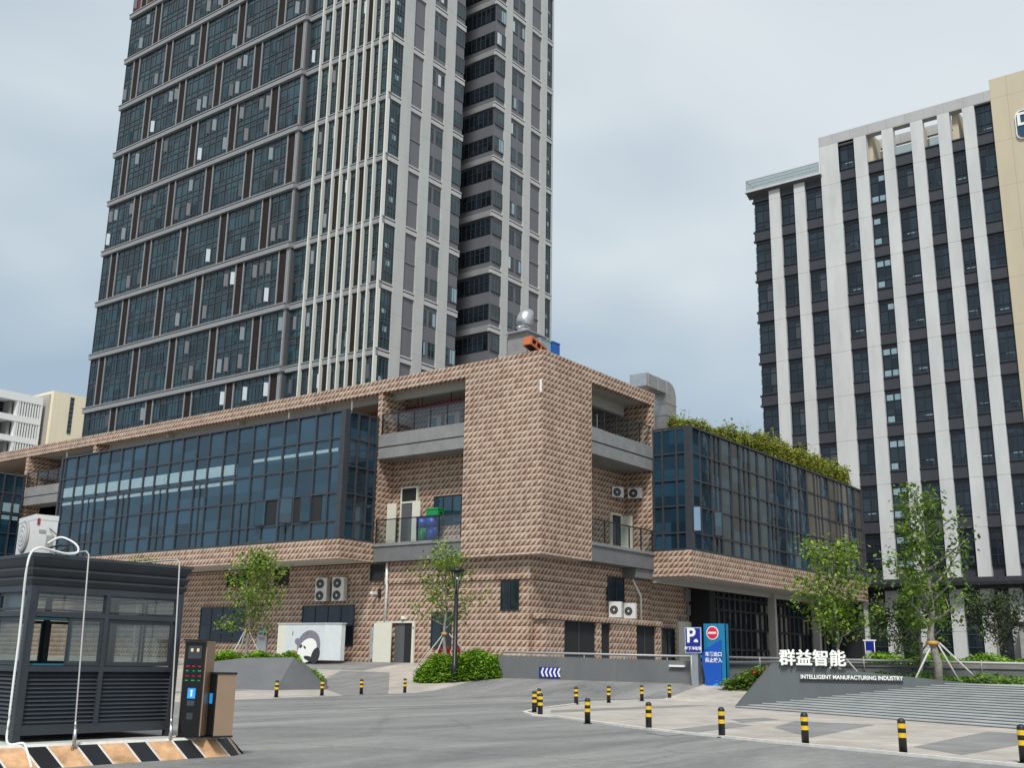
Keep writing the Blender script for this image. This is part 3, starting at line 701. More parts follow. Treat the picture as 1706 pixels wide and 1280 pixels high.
b = MB(); b.box(97.2, 98.0, 34.2, 36.5, 1.4, 7.12, 'black_frame'); part('column', b)
# pale service door panel and meter boxes
b = MB(); p = Py(1130, 1055, 38.5); b.box(p.x, p.x+2.2, 38.44, 38.6, 1.4, 4.5, 'cream_door'); d_ = part('service_door', b)
b = MB(); b.box(p.x+0.9, p.x+1.05, 38.40, 38.445, 2.3, 2.9, 'black_frame'); part('handle', b, d_)
for px, py, wd, hh in ((1062, 981, 0.9, 1.0), (1071, 1009, 0.45, 0.75), (1145, 992, 0.8, 0.9), (1147, 1017, 0.4, 0.75), (1137, 1033, 0.8, 0.2)):
    p = Py(px, py, 38.5); b = MB(); b.box(p.x-wd/2, p.x+wd/2, 38.42, 38.6, p.z-hh/2, p.z+hh/2, 'slab_grey'); part('wall_box', b)
# stain of a lost tile on the corner
p = Px(898, 667, 51.1)
b = MB(); b.box(51.03, 51.11, 36.62, 36.74, 17.3, 18.1, 'white_paint'); part('mortar_patch', b)
# cameras
for px, py in ((627, 990), (1068, 1005)):
    pass
p = Px(628, 990, 51.75); b = MB(); b.box(51.2, 51.68, p.y-0.08, p.y+0.08, p.z-0.05, p.z+0.12, 'white_paint'); b.box(51.6, 51.79, p.y-0.35, p.y-0.2, p.z-0.3, p.z+0.3, 'black_frame')
t_ = b.build('security_camera'); t_['label'] = 'white security camera on the tiled wall beside the drainpipe'; t_['category'] = 'camera'
p = Px(675, 1030, 51.75); b = MB(); b.box(51.5, 51.79, p.y-0.12, p.y+0.12, p.z-0.1, p.z+0.1, 'white_paint'); b.box(51.45, 51.5, p.y-0.09, p.y+0.09, p.z-0.08, p.z+0.08, 'text_white')
t_ = b.build('wall_light'); t_['label'] = 'small white light fitting above the open ground floor door'; t_['category'] = 'light'
p = Py(1064, 1003, 38.3); b = MB(); b.tube([(p.x, 38.55, p.z-0.3), (p.x, 38.1, p.z+0.1)], 0.06, 'ac_grille'); b.tube([(p.x-0.1, 38.3, p.z+0.1), (p.x+0.25, 37.9, p.z+0.15)], 0.1, 'white_paint')
t_ = b.build('security_camera'); t_['label'] = 'white security camera on a dark bracket beside the bent drainpipe'; t_['category'] = 'camera'

# ------------------------------------------------------------------ air conditioner units
def ac_unit(label, loc, rz, wd=0.9, dp=0.34, h=0.65, fans=1, group=None, bracket=True, front='ac_white'):
    """front faces -x in local space; origin bottom centre"""
    t = thing('air_conditioner', label, 'air conditioner', loc, rz, group)
    b = MB(); b.box(-dp/2, dp/2, -wd/2, wd/2, 0.03, h, front); b.box(-dp/2-0.012, -dp/2, -wd/2+0.02, wd/2-0.02, 0.05, h-0.02, front); b.box(-dp/2+0.04, dp/2-0.04, wd/2-0.28, wd/2+0.006, 0.1, h-0.1, 'ac_grille')
    b.build('casing', t)
    for k in range(fans):
        r = min(wd*0.34, h/fans*0.42); cz = h*(k+0.5)/fans; cy = 0.08*wd
        b = MB(); x = -dp/2-0.013
        b.tube([(x, cy, cz), (x-0.012, cy, cz)], [r, r], 'ac_black', 20)
        for q in (0.35, 0.65, 0.95):
            n = 20
            for i in range(n):
                a0 = 2*math.pi*i/n; a1 = 2*math.pi*(i+1)/n
                b.box(x-0.022, x-0.014, -0.006, 0.006, 0, r*q*2*math.pi/n*1.02, 'ac_grille', Matrix.Translation((0, cy+r*q*math.cos(a0), cz+r*q*math.sin(a0))) @ Matrix.Rotation(a0+math.pi/n, 4, 'X'))
        b.tube([(x-0.013, cy, cz), (x-0.03, cy, cz)], [r*0.25, r*0.2], front, 12)
        b.build('fan', t)
    b = MB()
    for s in (-1, 1): b.box(-dp/2, dp/2+(0.15 if bracket else 0), s*wd*0.32-0.02, s*wd*0.32+0.02, 0, 0.03, 'ac_black')
    b.build('foot', t)
    return t
GR = 'large air conditioners with two stacked fans on the tiled wall'
ac_unit('large grey two fan air conditioner on the long tiled wall, left one of the pair', (51.35, 55.0, 5.15), R(12), 0.95, 0.4, 1.6, 2, GR)
ac_unit('large grey two fan air conditioner on the long tiled wall, right one of the pair', (51.35, 53.35, 5.15), R(12), 0.95, 0.4, 1.6, 2, GR)
for px, py, y, lab in ((1026, 1017, 37.3, 'white air conditioner on the porch roof, under the tall dark window'), (1050, 1018, 37.3, 'white air conditioner on the porch roof, beside the bent drainpipe')):
    p = Py(px, py, y); ac_unit(lab, (p.x, y, 4.28), R(14), 0.82, 0.34, 1.05, 1, 'air conditioners on the porch roof')
ac_unit('white air conditioner high on the recessed balcony wall, left of the pair', (63.1, 38.75, 12.55), R(60), 0.9, 0.34, 0.75, 1, 'air conditioners on the recessed balcony wall')
ac_unit('white air conditioner high on the recessed balcony wall, right one nearer the dark glass', (64.15, 37.9, 12.55), R(12), 0.95, 0.34, 0.75, 1, 'air conditioners on the recessed balcony wall')
for z, lab in ((5.6, 'grey air conditioner by the storefront, upper of two stacked under the soffit'), (3.9, 'grey air conditioner by the storefront, lower of two stacked')):
    p = Py(1178, 998 if z > 5 else 1029, 37.6); ac_unit(lab, (p.x, 37.6, p.z-0.6), R(55), 1.1, 0.4, 1.15, 1, 'air conditioners beside the storefront', front='slab_grey')

b = MB(); b.tube([(51.62, 52.75, 6.5), (51.6, 52.45, 6.2), (51.6, 52.6, 5.7), (51.6, 52.4, 5.3), (51.7, 52.35, 4.95)], 0.035, 'ac_grille', 6)
t_ = b.build('refrigerant_pipe'); t_['label'] = 'thin bent pipes on the wall right of the large two fan units'; t_['category'] = 'pipe'
# balcony bins and barrels
for yy_, lab, ms in ((46.75, 'blue and green plastic barrel on the balcony, next to the open door leaf', ('green_plastic', 'blue_plastic')), (45.9, 'blue plastic barrel on the balcony under the green crate', ('blue_plastic', 'blue_plastic'))):
    t = thing('barrel', lab, 'barrel', (52.0, yy_, 8.82), 0, 'plastic barrels on the balcony')
    b = MB(); b.tube([(0, 0, 0), (0, 0, 0.9)], [0.33, 0.38], ms[0], 18); b.tube([(0, 0, 0.9), (0, 0, 1.55)], [0.38, 0.38], ms[1], 18); b.build('barrel_body', t)
    b = MB(); b.tube([(0, 0, 1.55), (0, 0, 1.62)], [0.40, 0.40], ms[1], 18); b.build('lid', t)
t = thing('plastic_crate', 'bright green plastic crate standing above the balcony rail', 'crate', (52.0, 45.65, 10.44))
b = MB(); b.box(-0.3, 0.3, -0.5, 0.5, 0.02, 0.5, 'green_plastic'); b.box(-0.33, 0.33, -0.53, 0.53, 0.40, 0.52, 'green_plastic')
for s in (-1, 1): b.box(-0.12, 0.12, s*0.5-0.02, s*0.5+0.02, 0.15, 0.25, 'ac_black')
b.build('crate_body', t)

# ------------------------------------------------------------------ rooftop
p = Py(877, 575, 40.0); zt = 20.0
t = thing('roof_ventilator', 'silver turbine ventilator on a grey plant box on the roof corner', 'ventilator', (p.x, 40.0, 19.9))
b = MB(); b.box(-1.0, 1.15, -0.8, 0.8, 0, 2.2, 'slab_grey'); b.box(-1.25, 1.3, -0.95, 0.95, 2.2, 2.28, 'galvanised'); b.build('plant_box', t)
b = MB(); b.tube([(-0.3, 0, 2.28), (-0.3, 0, 2.9)], 0.42, 'galvanised', 16); b.build('neck', t)
b = MB(); hp = []; hr = []
for i in range(9):
    a = i/8*R(95); hp.append((-0.3+0.30*(1-math.cos(a))*1.3-0.05, -0.1*i/8, 2.85+0.75*math.sin(a))); hr.append(0.50+0.06*math.sin(i/8*3.14))
b.tube([(-0.3, 0, 2.8)]+hp, [0.45]+hr, 'steel', 20)
b.build('turbine', t)
p = Py(890, 573, 37.6)
t = thing('netted_crate', 'orange framed crate with dark netting tilted on the roof corner', 'crate', (p.x, 37.6, 20.0), R(0))
b = MB(); Mt = Matrix.Translation((0, 0, 0.2)) @ Matrix.Rotation(R(14), 4, 'Y') @ Matrix.Scale(0.85, 4)
for y in (-0.35, 0.35):
    b.box(-0.95, 0.95, y-0.05, y+0.05, 0.0, 0.12, 'orange_plastic', Mt); b.box(-0.95, 0.95, y-0.05, y+0.05, 0.5, 0.66, 'orange_plastic', Mt)
    for x in (-0.9, -0.3, 0.3, 0.9): b.box(x-0.05, x+0.05, y-0.04, y+0.04, 0.12, 0.5, 'orange_plastic', Mt)
b.box(-0.98, -0.86, -0.3, 0.3, 0.0, 0.66, 'orange_plastic', Mt); b.build('frame', t)
b = MB(); b.box(-0.86, 0.9, -0.28, 0.28, 0.03, 0.55, 'brown_panel', Mt); b.build('netting', t)
p = Py(921, 580, 38.0)
b = MB(); b.box(p.x-0.45, p.x+0.35, 37.7, 38.6, 19.9, p.z+0.25, 'blue_tank'); b.box(p.x-0.48, p.x+0.38, 37.67, 38.63, p.z+0.25, p.z+0.31, 'blue_tank'); t_ = b.build('water_tank'); t_['label'] = 'blue box tank on the roof edge right of the orange crate'; t_['category'] = 'tank'
b = MB(); b.box(p.x-1.6, p.x-0.5, 37.8, 38.8, 19.9, p.z+0.2, 'pale_glass'); b.box(p.x-1.63, p.x-0.47, 37.77, 38.83, p.z+0.2, p.z+0.26, 'galvanised'); t_ = b.build('metal_box'); t_['label'] = 'pale metal box on the roof between the orange crate and the blue tank'; t_['category'] = 'box'
# long low duct
b = MB(); b.box(57.5, 65.2, 38.6, 39.4, 20.2, 21.0, 'galvanised')
for x in (59, 61, 63): b.box(x-0.04, x+0.04, 38.56, 39.44, 20.16, 21.04, 'steel'); b.box(x-0.05, x+0.05, 38.7, 38.8, 19.9, 20.2, 'steel')
t_ = b.build('roof_duct'); t_['label'] = 'long low galvanised duct running behind the roof edge'; t_['category'] = 'duct'
t = thing('ventilation_duct', 'large silver elbow duct coming down onto the planted roof', 'duct', (68.5, 38.0, 17.35))
b = MB(); b.box(-0.75, 0.75, -0.7, 0.7, 0, 3.0, 'galvanised')
for z in (0.8, 1.8, 2.7): b.box(-0.79, 0.79, -0.74, 0.74, z, z+0.06, 'steel')
b.build('riser', t)
b = MB(); el = [(-0.75, 3.0), (0.75, 3.0), (0.75, 3.5), (0.55, 4.0), (0.2, 4.3), (-0.3, 4.4), (-3.6, 4.4), (-3.6, 3.45), (-0.75, 3.45)]
b.prism([(x, -0.7, z) for x, z in el], (0, 1.4, 0), 'galvanised')
for x in (-3.3, -1.9, -0.6): b.box(x-0.03, x+0.03, -0.74, 0.74, 3.42, 4.43, 'steel')
b.build('elbow', t)

# ------------------------------------------------------------------ foliage helpers
def leaf(mb, p, size, r, m, droop=0.0):
    a = r.uniform(0, 6.283); e = r.uniform(-0.9, 0.5)-droop
    d = Vector((math.cos(a)*math.cos(e), math.sin(a)*math.cos(e), math.sin(e))); s = d.cross(Vector((0, 0, 1))).normalized()
    s = (s + Vector((r.uniform(-.5, .5), r.uniform(-.5, .5), r.uniform(-.6, .6)))).normalized()
    L_ = size*r.uniform(0.7, 1.25); W = L_*0.33; k = mb._m(m); i = len(mb.v)
    n = d.cross(s)*L_*0.08
    mb.v += [tuple(p), tuple(p+d*L_*0.5+s*W+n), tuple(p+d*L_), tuple(p+d*L_*0.5-s*W+n)]
    mb.f.append((i, i+1, i+2, i+3)); mb.m.append(k); mb.sm.append(False)
def bush(name, label, cat, fn, n, size, m, seed, extra=None, kind=None):
    r = rnd(seed); mb = MB()
    for i in range(n): leaf(mb, fn(r), size, r, m)
    if extra: extra(mb, r)
    o = mb.build(name); o['label'] = label; o['category'] = cat
    if kind: o['kind'] = kind
    return o
def tree(label, base, H, crown_z0, crown_r, nleaf, leafsize, m, seed, trunk_r=0.09, lean=(0, 0), stakes=None, group=None, nlimb=16, fork=0.0, name='young_tree', top_narrow=0.45, off=(0, 0), stake_r=0.028, tie=1.7):
    r = rnd(seed); t = thing(name, label, 'tree', base, 0, group)
    tb = MB(); cb = MB(); tips = []
    st = [Vector((0, 0, -0.2))]; k = 8
    for i in range(1, k+1):
        f = i/k; st.append(Vector((lean[0]*f + r.uniform(-.06, .06)*H/6, lean[1]*f + r.uniform(-.06, .06)*H/6, H*0.93*f)))
    tb.tube(st, [lerp(trunk_r, 0.012, (i/k)**0.8) for i in range(k+1)], 'bark', 8)
    def at(f):
        x = f*k; i = min(int(x), k-1); return st[i].lerp(st[i+1], x-i)
    for i in range(nlimb):
        f = lerp(crown_z0/H*0.75, 0.92, (i+0.5)/nlimb); p = at(f); a = i*2.4+r.uniform(-.4, .4)
        prof = (1-(f-0.55)**2*1.6) * lerp(1, top_narrow, max(0, (f-0.45)/0.55))
        Lb = crown_r*prof*r.uniform(0.7, 1.15)
        up = r.uniform(0.5, 1.1)
        d = Vector((math.cos(a), math.sin(a), up)).normalized(); pts = [p]; q = p
        for s in range(4):
            d = (d + Vector((r.uniform(-.22, .22), r.uniform(-.22, .22), r.uniform(-.1, .16)))).normalized(); q = q + d*Lb*0.36; pts.append(q)
        rr = trunk_r*lerp(0.5, 0.22, f); tb.tube(pts, [rr, rr*0.75, rr*0.5, rr*0.35, 0.008], 'bark', 5)
        for j in (1, 2, 3, 4): tips.append((pts[j], 0.5+0.14*j))
        for s in range(3):
            p2 = pts[1+s].copy(); d2 = (d + Vector((r.uniform(-1, 1), r.uniform(-1, 1), r.uniform(-.2, .6)))).normalized(); e2 = p2 + d2*Lb*r.uniform(0.3, 0.55)
            tb.tube([p2, (p2+e2)/2+Vector((0, 0, .04)), e2], [rr*0.4, rr*0.28, 0.006], 'bark', 4); tips.append((e2, 0.9)); tips.append(((p2+e2)/2, 0.5))
    tb.build('trunk', t)
    tips = [q for q in tips if q[0].z > crown_z0*0.9] or tips
    wts = [q[1]*r.choice((0.2, 0.6, 1, 1.5)) for q in tips]
    for p, wt in r.choices(tips, wts, k=nleaf):
        s = crown_r*0.17
        leaf(cb, p + Vector((r.gauss(0, s), r.gauss(0, s), r.gauss(0, s*0.9))), leafsize, r, m, 0.25)
    cb.build('crown', t)
    for sx, sy, sh in (stakes or ()):
        b = MB(); b.tube([(sx, sy, -0.1), (sx*0.08, sy*0.08, sh)], stake_r, 'stake_white', 6); b.build('support_pole', t)
    if stakes:
        sh = stakes[0][2]; p = at(sh/H/0.93); b = MB(); b.tube([p+Vector((0, 0, -0.08)), p+Vector((0, 0, 0.06))], trunk_r*1.15+0.02, 'tie_orange', 8); b.build('tie_band', t)
    return t

# roof shrubs
def fn(r):
    x = 68.0 + 29.2*r.random(); u = r.random(); yq = (36.6 if x < 70 else lerp(36.6, 34.3, (x-70)/8) if x < 78 else 34.3) + 1.1*r.random(); h = 0.88+0.12*math.sin(x*1.7)+0.10*math.sin(x*4.3+1)+0.07*math.sin(x*9)
    z = 17.3 + (u**0.8)*h*2.05 + (0.6*r.random() if r.random() < 0.03 else 0)
    return Vector((x, yq, z))
def stems(mb, r):
    for i in range(160):
        x = 69+28*r.random(); h = r.uniform(1.6, 3.0) if r.random() < 0.3 else r.uniform(1.0, 2.2); a = Vector((x, (36.7 if x < 74 else 34.4)+0.9*r.random(), 17.3)); e = a+Vector((r.uniform(-.7, .7), r.uniform(-.4, .4), h))
        mb.tube([a, (a+e)/2+Vector((r.uniform(-.1, .1), 0, .1)), e], [0.03, 0.02, 0.008], 'leaf_olive', 4)
        for k in range(9):
            f = r.uniform(0.45, 1); leaf(mb, a.lerp(e, f), 0.28, r, 'leaf_olive')
bush('roof_shrubs', 'overgrown yellow green shrubs along the roof above the dark glass wall', 'shrubs', fn, 26000, 0.25, 'leaf_olive', 11, stems, 'stuff')

# ------------------------------------------------------------------ tower
TX, TY = 80.0, 79.4
tw = thing('tower_block', 'tall dark glass tower with grey ledges, brown panels and ivory fins', 'building', (TX, TY, 1.5))
TZ = [34.15+7.72*k for k in range(-5, 10)]; TOP = 105.0
def tpart(name, mb, parent=tw, **kw): return mb.build(name, parent, world=True, **kw)
b = MB(); b.box(79.45, 84, 94.1, 134.6, 1.5, 96.4, 'ledge_dark'); b.box(80.15, 93.0, 79.55, 94.1, 1.5, TOP, 'ledge_dark'); b.box(84, 120, 90.0, 134, 1.5, TOP, 'ledge_dark')
b.box(79.2, 79.45, 94.1, 94.35, 1.5, 96.0, 'ledge_grey')
tpart('core', b)
b = MB(); b.box(79.3, 100, 94.2, 134.5, 96.4, 101.5, 'maroon'); tpart('parapet', b)
for z in TZ:
    if z > TOP: continue
    b = MB()
    if z < 97:
        b.box(78.95, 79.45, 94.0, 134.7, z-0.72, z-0.18, 'ledge_grey'); b.box(79.08, 79.45, 94.03, 134.65, z-0.18, z-0.08, 'ledge_dark'); b.box(78.88, 79.45, 93.95, 134.75, z-0.08, z+0.06, 'ledge_grey')
    b.box(79.75, 80.15, 79.35, 94.0, z-0.72, z-0.18, 'ledge_grey'); b.box(79.85, 80.15, 79.38, 94.0, z-0.18, z-0.08, 'ledge_dark'); b.box(79.7, 80.15, 79.3, 93.95, z-0.08, z+0.06, 'ledge_grey')
    b.box(79.15, 79.9, 93.95, 94.1, z-0.6, z+0.0, 'ledge_grey')
    tpart('ledge', b)
for x0, x1 in ((80.15, 81.8), (83.4, 85.4), (86.95, 89.45), (91.05, 93.1), (99.3, 101.5), (102.8, 105.9), (107.3, 109.7), (111.0, 112.5)):
    for z in TZ:
        if z > TOP: continue
        b = MB(); b.box(x0, x1, 79.28, 79.6, z-0.78, z-0.30, 'stone_light'); b.box(x0, x1, 79.36, 79.6, z-0.30, z-0.16, 'ledge_dark'); b.box(x0, x1, 79.24, 79.6, z-0.16, z+0.02, 'stone_light'); tpart('cross_band', b)
for z in TZ:
    if z <= TOP: b = MB(); b.box(99.2, 99.5, 79.6, 95, z-0.78, z-0.30, 'ledge_grey'); b.box(99.24, 99.5, 79.6, 95, z-0.30, z+0.02, 'ledge_grey'); tpart('ledge', b)
r_ = rnd(21)
VIS = [z for z in TZ if z > 26 and z < 97]
NB = [0]
def bay(y0, y1, z0, plane, nseg, seed, nm):
    """two storeys of glazing between y0..y1; z0 = ledge top"""
    r = rnd(seed); b = MB(); z1 = z0+7.72-0.74; zm = (z0+z1)/2+0.1
    b.box(plane+0.08, plane+0.12, y0, y1, z0+0.06, z1, 'tower_glass')
    us = [lerp(y0, y1, i/nseg) for i in range(nseg+1)]
    for u in us: b.box(plane, plane+0.1, u-0.045, u+0.045, z0+0.06, z1, 'mullion_slate')
    for s0, s1 in ((z0+0.06, zm), (zm, z1)):
        for f in (0.0, 0.2, 0.74, 0.97): z = lerp(s0, s1, f); b.box(plane+0.01, plane+0.098, y0, y1, z-0.04, z+0.04, 'mullion_slate')
        for i in range(nseg):
            if r.random() < 0.45: u = (us[i]+us[i+1])/2; b.box(plane+0.02, plane+0.096, u-0.035, u+0.035, lerp(s0, s1, .2), lerp(s0, s1, .74), 'mullion_slate')
            if r.random() < 0.22: b.box(plane+0.07, plane+0.078, us[i]+0.1, us[i+1]-0.1, lerp(s0, s1, 0.78), lerp(s0, s1, 0.94), 'mullion_grey')
    w_ = tpart(nm, b)
    for (s0, s1) in ((z0, zm), (zm, z1)):
        for i in range(nseg):
            if r.random() < 0.33:
                bright = r.random() < 0.13; u = us[i]+0.12
                M_ = Matrix.Translation((plane-0.01, u, lerp(s0, s1, 0.24))) @ Matrix.Rotation(R(90)+r.uniform(0.5, 0.9), 4, 'Z')
                mm = 'sash_bright' if bright else r.choice(('mullion_slate', 'wall_taupe', 'sash_grey', 'tower_glass')); w2 = 0.50 if plane < 79.5 else 0.36
                if NB[0] < 98: tpart('open_sash', MB().box(0, w2, -0.025, 0.025, 0, (s1-s0)*0.48, mm, M_), w_); NB[0] += 1
                else: REST.box(0, w2, -0.025, 0.025, 0, (s1-s0)*0.48, mm, M_)
REST = MB()
centres = {0: [131.6, 123.6, 115.6, 107.3, 99.1], 1: [127.4, 119.4, 111.3, 103.2, 95.2]}
sd_ = 100
for k, z in enumerate(VIS):
    par = round((z-34.15)/7.72) % 2      # 34.15 -> 0 pattern A
    cs = sorted(centres[par]); edges = [94.35]; 
    for c in cs:
        stb = MB(); stb.box(79.28, 79.47, c-0.64, c+0.64, z+0.06, z+6.98, 'brown_panel')
        for s in (-1, 1): stb.box(79.18, 79.47, c+s*0.73-0.09, c+s*0.73+0.09, z+0.06, z+6.98, 'ledge_grey')
        tpart('brown_panel', stb)
    segs = []; lo = 94.35
    for c in cs:
        if c-0.86 > lo+0.5: segs.append((lo, c-0.86))
        lo = c+0.86
    segs.append((lo, 134.55))
    for a, c in segs:
        sd_ += 1; bay(a, c, z, 79.3, max(1, round((c-a)/1.25)), sd_, 'window_bay')
# right part of the left face: fins
fins = [79.5, 81.06, 82.4, 83.72, 85.15, 86.5, 87.85, 89.5, 91.35]
for y in fins: tpart('fin', MB().box(79.5, 80.05, y-0.085, y+0.085, 22, TOP, 'ivory_fin'))
for z in VIS+[z_ for z_ in TZ if 97 < z_ < TOP]:
    for a, c in ((86.62, 87.73), (82.52, 83.6)): tpart('brown_panel', MB().box(79.9, 80.16, a, c, z+0.06, z+6.98, 'brown_panel'))
for z in VIS:
    for a, c in ((79.62, 80.94), (81.18, 82.28), (83.84, 85.03), (85.27, 86.38), (87.97, 89.38), (89.62, 91.23), (91.47, 93.95)):
        sd_ += 1; bay(a, c, z, 79.95, 2 if c-a > 1.3 else 1, sd_, 'narrow_window')
tpart('open_sash', REST, kind='stuff')
# right hand face
for x0, x1 in ((81.8, 83.4), (85.4, 86.95), (89.45, 91.05), (101.5, 102.8), (105.9, 107.3), (109.7, 111.0)):
    tpart('stone_column', MB().box(x0, x1, 79.2, 79.62, 20, TOP, 'stone_light'))
tpart('stone_column', MB().box(112.4, 112.7, 79.3, 92, 20, TOP, 'stone_light'))
tpart('wall', MB().box(83.4, 93.0, 79.45, 79.56, 20, TOP, 'wall_taupe'))
b = MB(); b.box(99.5, 112.4, 79.5, 94, 20, TOP, 'wall_taupe'); b.box(93.0, 93.02, 79.56, 94, 20, TOP, 'wall_taupe')
tpart('wall', b)
def win_y(x0, x1, z0, z1, y, nv=2, lit=False, name='window'):
    b = MB(); b.box(x0, x1, y-0.02, y+0.03, z0, z1, 'tower_glass')
    for i in range(nv+1): u = lerp(x0, x1, i/nv); b.box(u-0.04, u+0.04, y-0.05, y+0.0, z0, z1, 'ledge_dark')
    for z in (z0, z1): b.box(x0-0.04, x1+0.04, y-0.06, y+0.0, z-0.05, z+0.05, 'ledge_dark')
    if lit: b.box(x0+0.05, lerp(x0, x1, .5), y-0.04, y-0.022, z0+0.1, z1-0.1, 'sash_bright')
    else:
        b.box(lerp(x0, x1, .5), x1-0.05, y-0.035, y-0.022, z0+0.1, z1-0.1, 'pale_glass') if r_.random() < 0.16 else None
    tpart(name, b)
for z in VIS:
    for s in (0, 1):
        zz = z+0.95+3.72*s
        win_y(87.1, 87.75, zz, zz+1.75, 79.45, 1); win_y(88.15, 89.35, zz, zz+1.75, 79.45, 2, r_.random() < 0.06)
        win_y(91.15, 92.95, zz, zz+1.9, 79.4, 3, r_.random() < 0.08)
        win_y(99.6, 101.45, zz, zz+1.9, 79.4, 3, r_.random() < 0.1)
        if z > 30: win_y(102.9, 104.2, zz, zz+1.75, 79.47, 2, r_.random() < 0.1); win_y(104.8, 105.8, zz, zz+1.75, 79.47, 1)
    # corner glazing
    for x0, x1, nm in ((80.2, 81.8, 'corner_glazing'), (111.0, 112.4, 'corner_glazing')):
        b = MB(); b.box(x0, x1, 79.44, 79.5, z+0.05, z+6.9, 'tower_glass')
        for q in (0.03, 0.2, 0.46, 0.53, 0.7, 0.97): b.box(x0, x1, 79.38, 79.45, z+6.9*q-0.05, z+6.9*q+0.05, 'mullion_slate')
        for u in (x0+0.04, lerp(x0, x1, .4), lerp(x0, x1, .7), x1-0.04): b.box(u-0.05, u+0.05, 79.375, 79.448, z, z+6.9, 'mullion_slate')
        b.box(x0+0.2, x0+0.8, 79.42, 79.438, z+4.2, z+4.7, 'pale_glass'); b.box(x0+0.5, x0+1.1, 79.42, 79.438, z+2.1, z+2.7, 'pale_glass')
        tpart(nm, b)
    # shaded return of the second wing
    for s in (0, 1):
        zz = z+0.9+3.72*s
        b = MB(); b.box(99.42, 99.5, 79.6, 92, zz, zz+2.0, 'office_glass')
        for i in range(13): y = 79.62+i*0.8; b.box(99.38, 99.43, y-0.05, y+0.05, zz, zz+2.0, 'mullion_grey')
        b.box(99.37, 99.432, 79.6, 92, zz+1.15, zz+1.22, 'mullion_grey')
        tpart('window_band', b)
for z in TZ[3:]:
    if z < TOP-2:
        for x0, x1 in ((83.4, 85.4), (107.3, 109.7)): tpart('panel_joint', MB().box(x0, x1, 79.36, 79.449, z+3.4, z+3.48, 'ledge_grey'))

# ------------------------------------------------------------------ office block on the right
OX = 108.0
ob = thing('office_block', 'office block of white stone piers and black window strips with beige end bay', 'building', (OX, 30, 2.2))
def opart(name, mb, parent=ob, **kw): return mb.build(name, parent, world=True, **kw)
g_seg = [(45.57, 47.5), (42.57, 44.27), (39.35, 41.31), (35.46, 37.24), (32.39, 34.11), (29.34, 31.18), (26.56, 28.07), (24.04, 25.34), (21.19, 22.86)]
piers = [(44.27, 45.57), (41.31, 42.57), (37.24, 39.35), (34.11, 35.46), (31.18, 32.39), (28.07, 29.34), (25.34, 26.56), (22.86, 24.04)]
b = MB(); b.box(108.5, 111.5, 39.4, 47.5, 2.2, 54.4, 'spandrel_grey'); b.box(108.5, 125, 8, 39.4, 2.2, 53.9, 'spandrel_grey'); b.box(111.5, 128, 39.4, 47.0, 2.2, 53.5, 'spandrel_grey'); opart('core', b)
for i, (a, c) in enumerate(piers):
    top = 54.4 if a > 39.4 else (57.9 if a != 37.24 else 57.9)
    b = MB(); b.box(107.85, 108.55, a, c, 9.85, top, 'white_panel'); b.box(107.9, 108.55, a+0.02, c-0.02, 2.2, 8.75, 'white_panel'); opart('pier', b)
b = MB()
b.box(107.85, 108.75, 21.19, 39.4, 57.9, 59.1, 'top_panel')
b.box(107.87, 108.7, 35.46, 37.24, 57.62, 57.9, 'top_panel'); b.box(107.9, 108.7, 37.24, 39.4, 54.4, 57.9, 'top_panel')
b.box(107.87, 108.7, 35.0, 39.35, 57.6, 57.9, 'top_panel')
b.box(111.5, 112.0, 24.5, 39.0, 57.7, 58.8, 'top_panel'); b.box(111.3, 111.34, 24.5, 39.0, 54.6, 57.2, 'rail_glass'); b.box(111.28, 111.36, 24.5, 39.0, 57.2, 57.3, 'white_paint')
for y in (38.6, 34.0, 28.9, 25.0): b.box(108.7, 112.2, y-0.3, y+0.3, 53.9, 58.4, 'beige_panel')
b.box(111.5, 112.0, 24.5, 39.0, 53.9, 54.5, 'white_paint')
opart('crown_frame', b)
b = MB(); b.box(107.8, 126, 13.6, 21.19, 2.2, 60.2, 'beige_panel'); opart('end_bay', b)
b = MB(); b.box(108.0, 126, -6, 13.55, 2.2, 57.5, 'office_glass'); opart('rear_wing', b)
b = MB(); b.box(107.35, 112, 39.2, 48.3, 54.48, 54.72, 'white_panel'); b.prism([(107.4, 39.3, 54.48), (108.4, 39.3, 53.95), (108.4, 39.3, 54.48)], (0, 8.9, 0), 'ledge_dark'); opart('eave', b)
b = MB()
for i in range(10): y = 39.6+i*0.95; b.box(107.5, 107.56, y-0.03, y+0.03, 54.75, 56.0, 'soffit')
for z in (55.2, 55.6, 56.0): b.box(107.49, 107.57, 39.4, 48.2, z-0.035, z+0.035, 'soffit')
b.box(107.52, 107.54, 39.4, 48.2, 54.8, 55.95, 'rail_glass'); b.box(107.5, 111.5, 48.15, 48.2, 55.95, 56.03, 'soffit')
opart('roof_railing', b)
b = MB()
for i in range(9): y = 24.6+i*1.5; b.box(111.0, 111.06, y-0.04, y+0.04, 53.9, 55.2, 'white_paint')
b.box(110.98, 111.08, 24.5, 37.2, 55.15, 55.25, 'white_paint'); opart('roof_railing', b)
r_ = rnd(77)
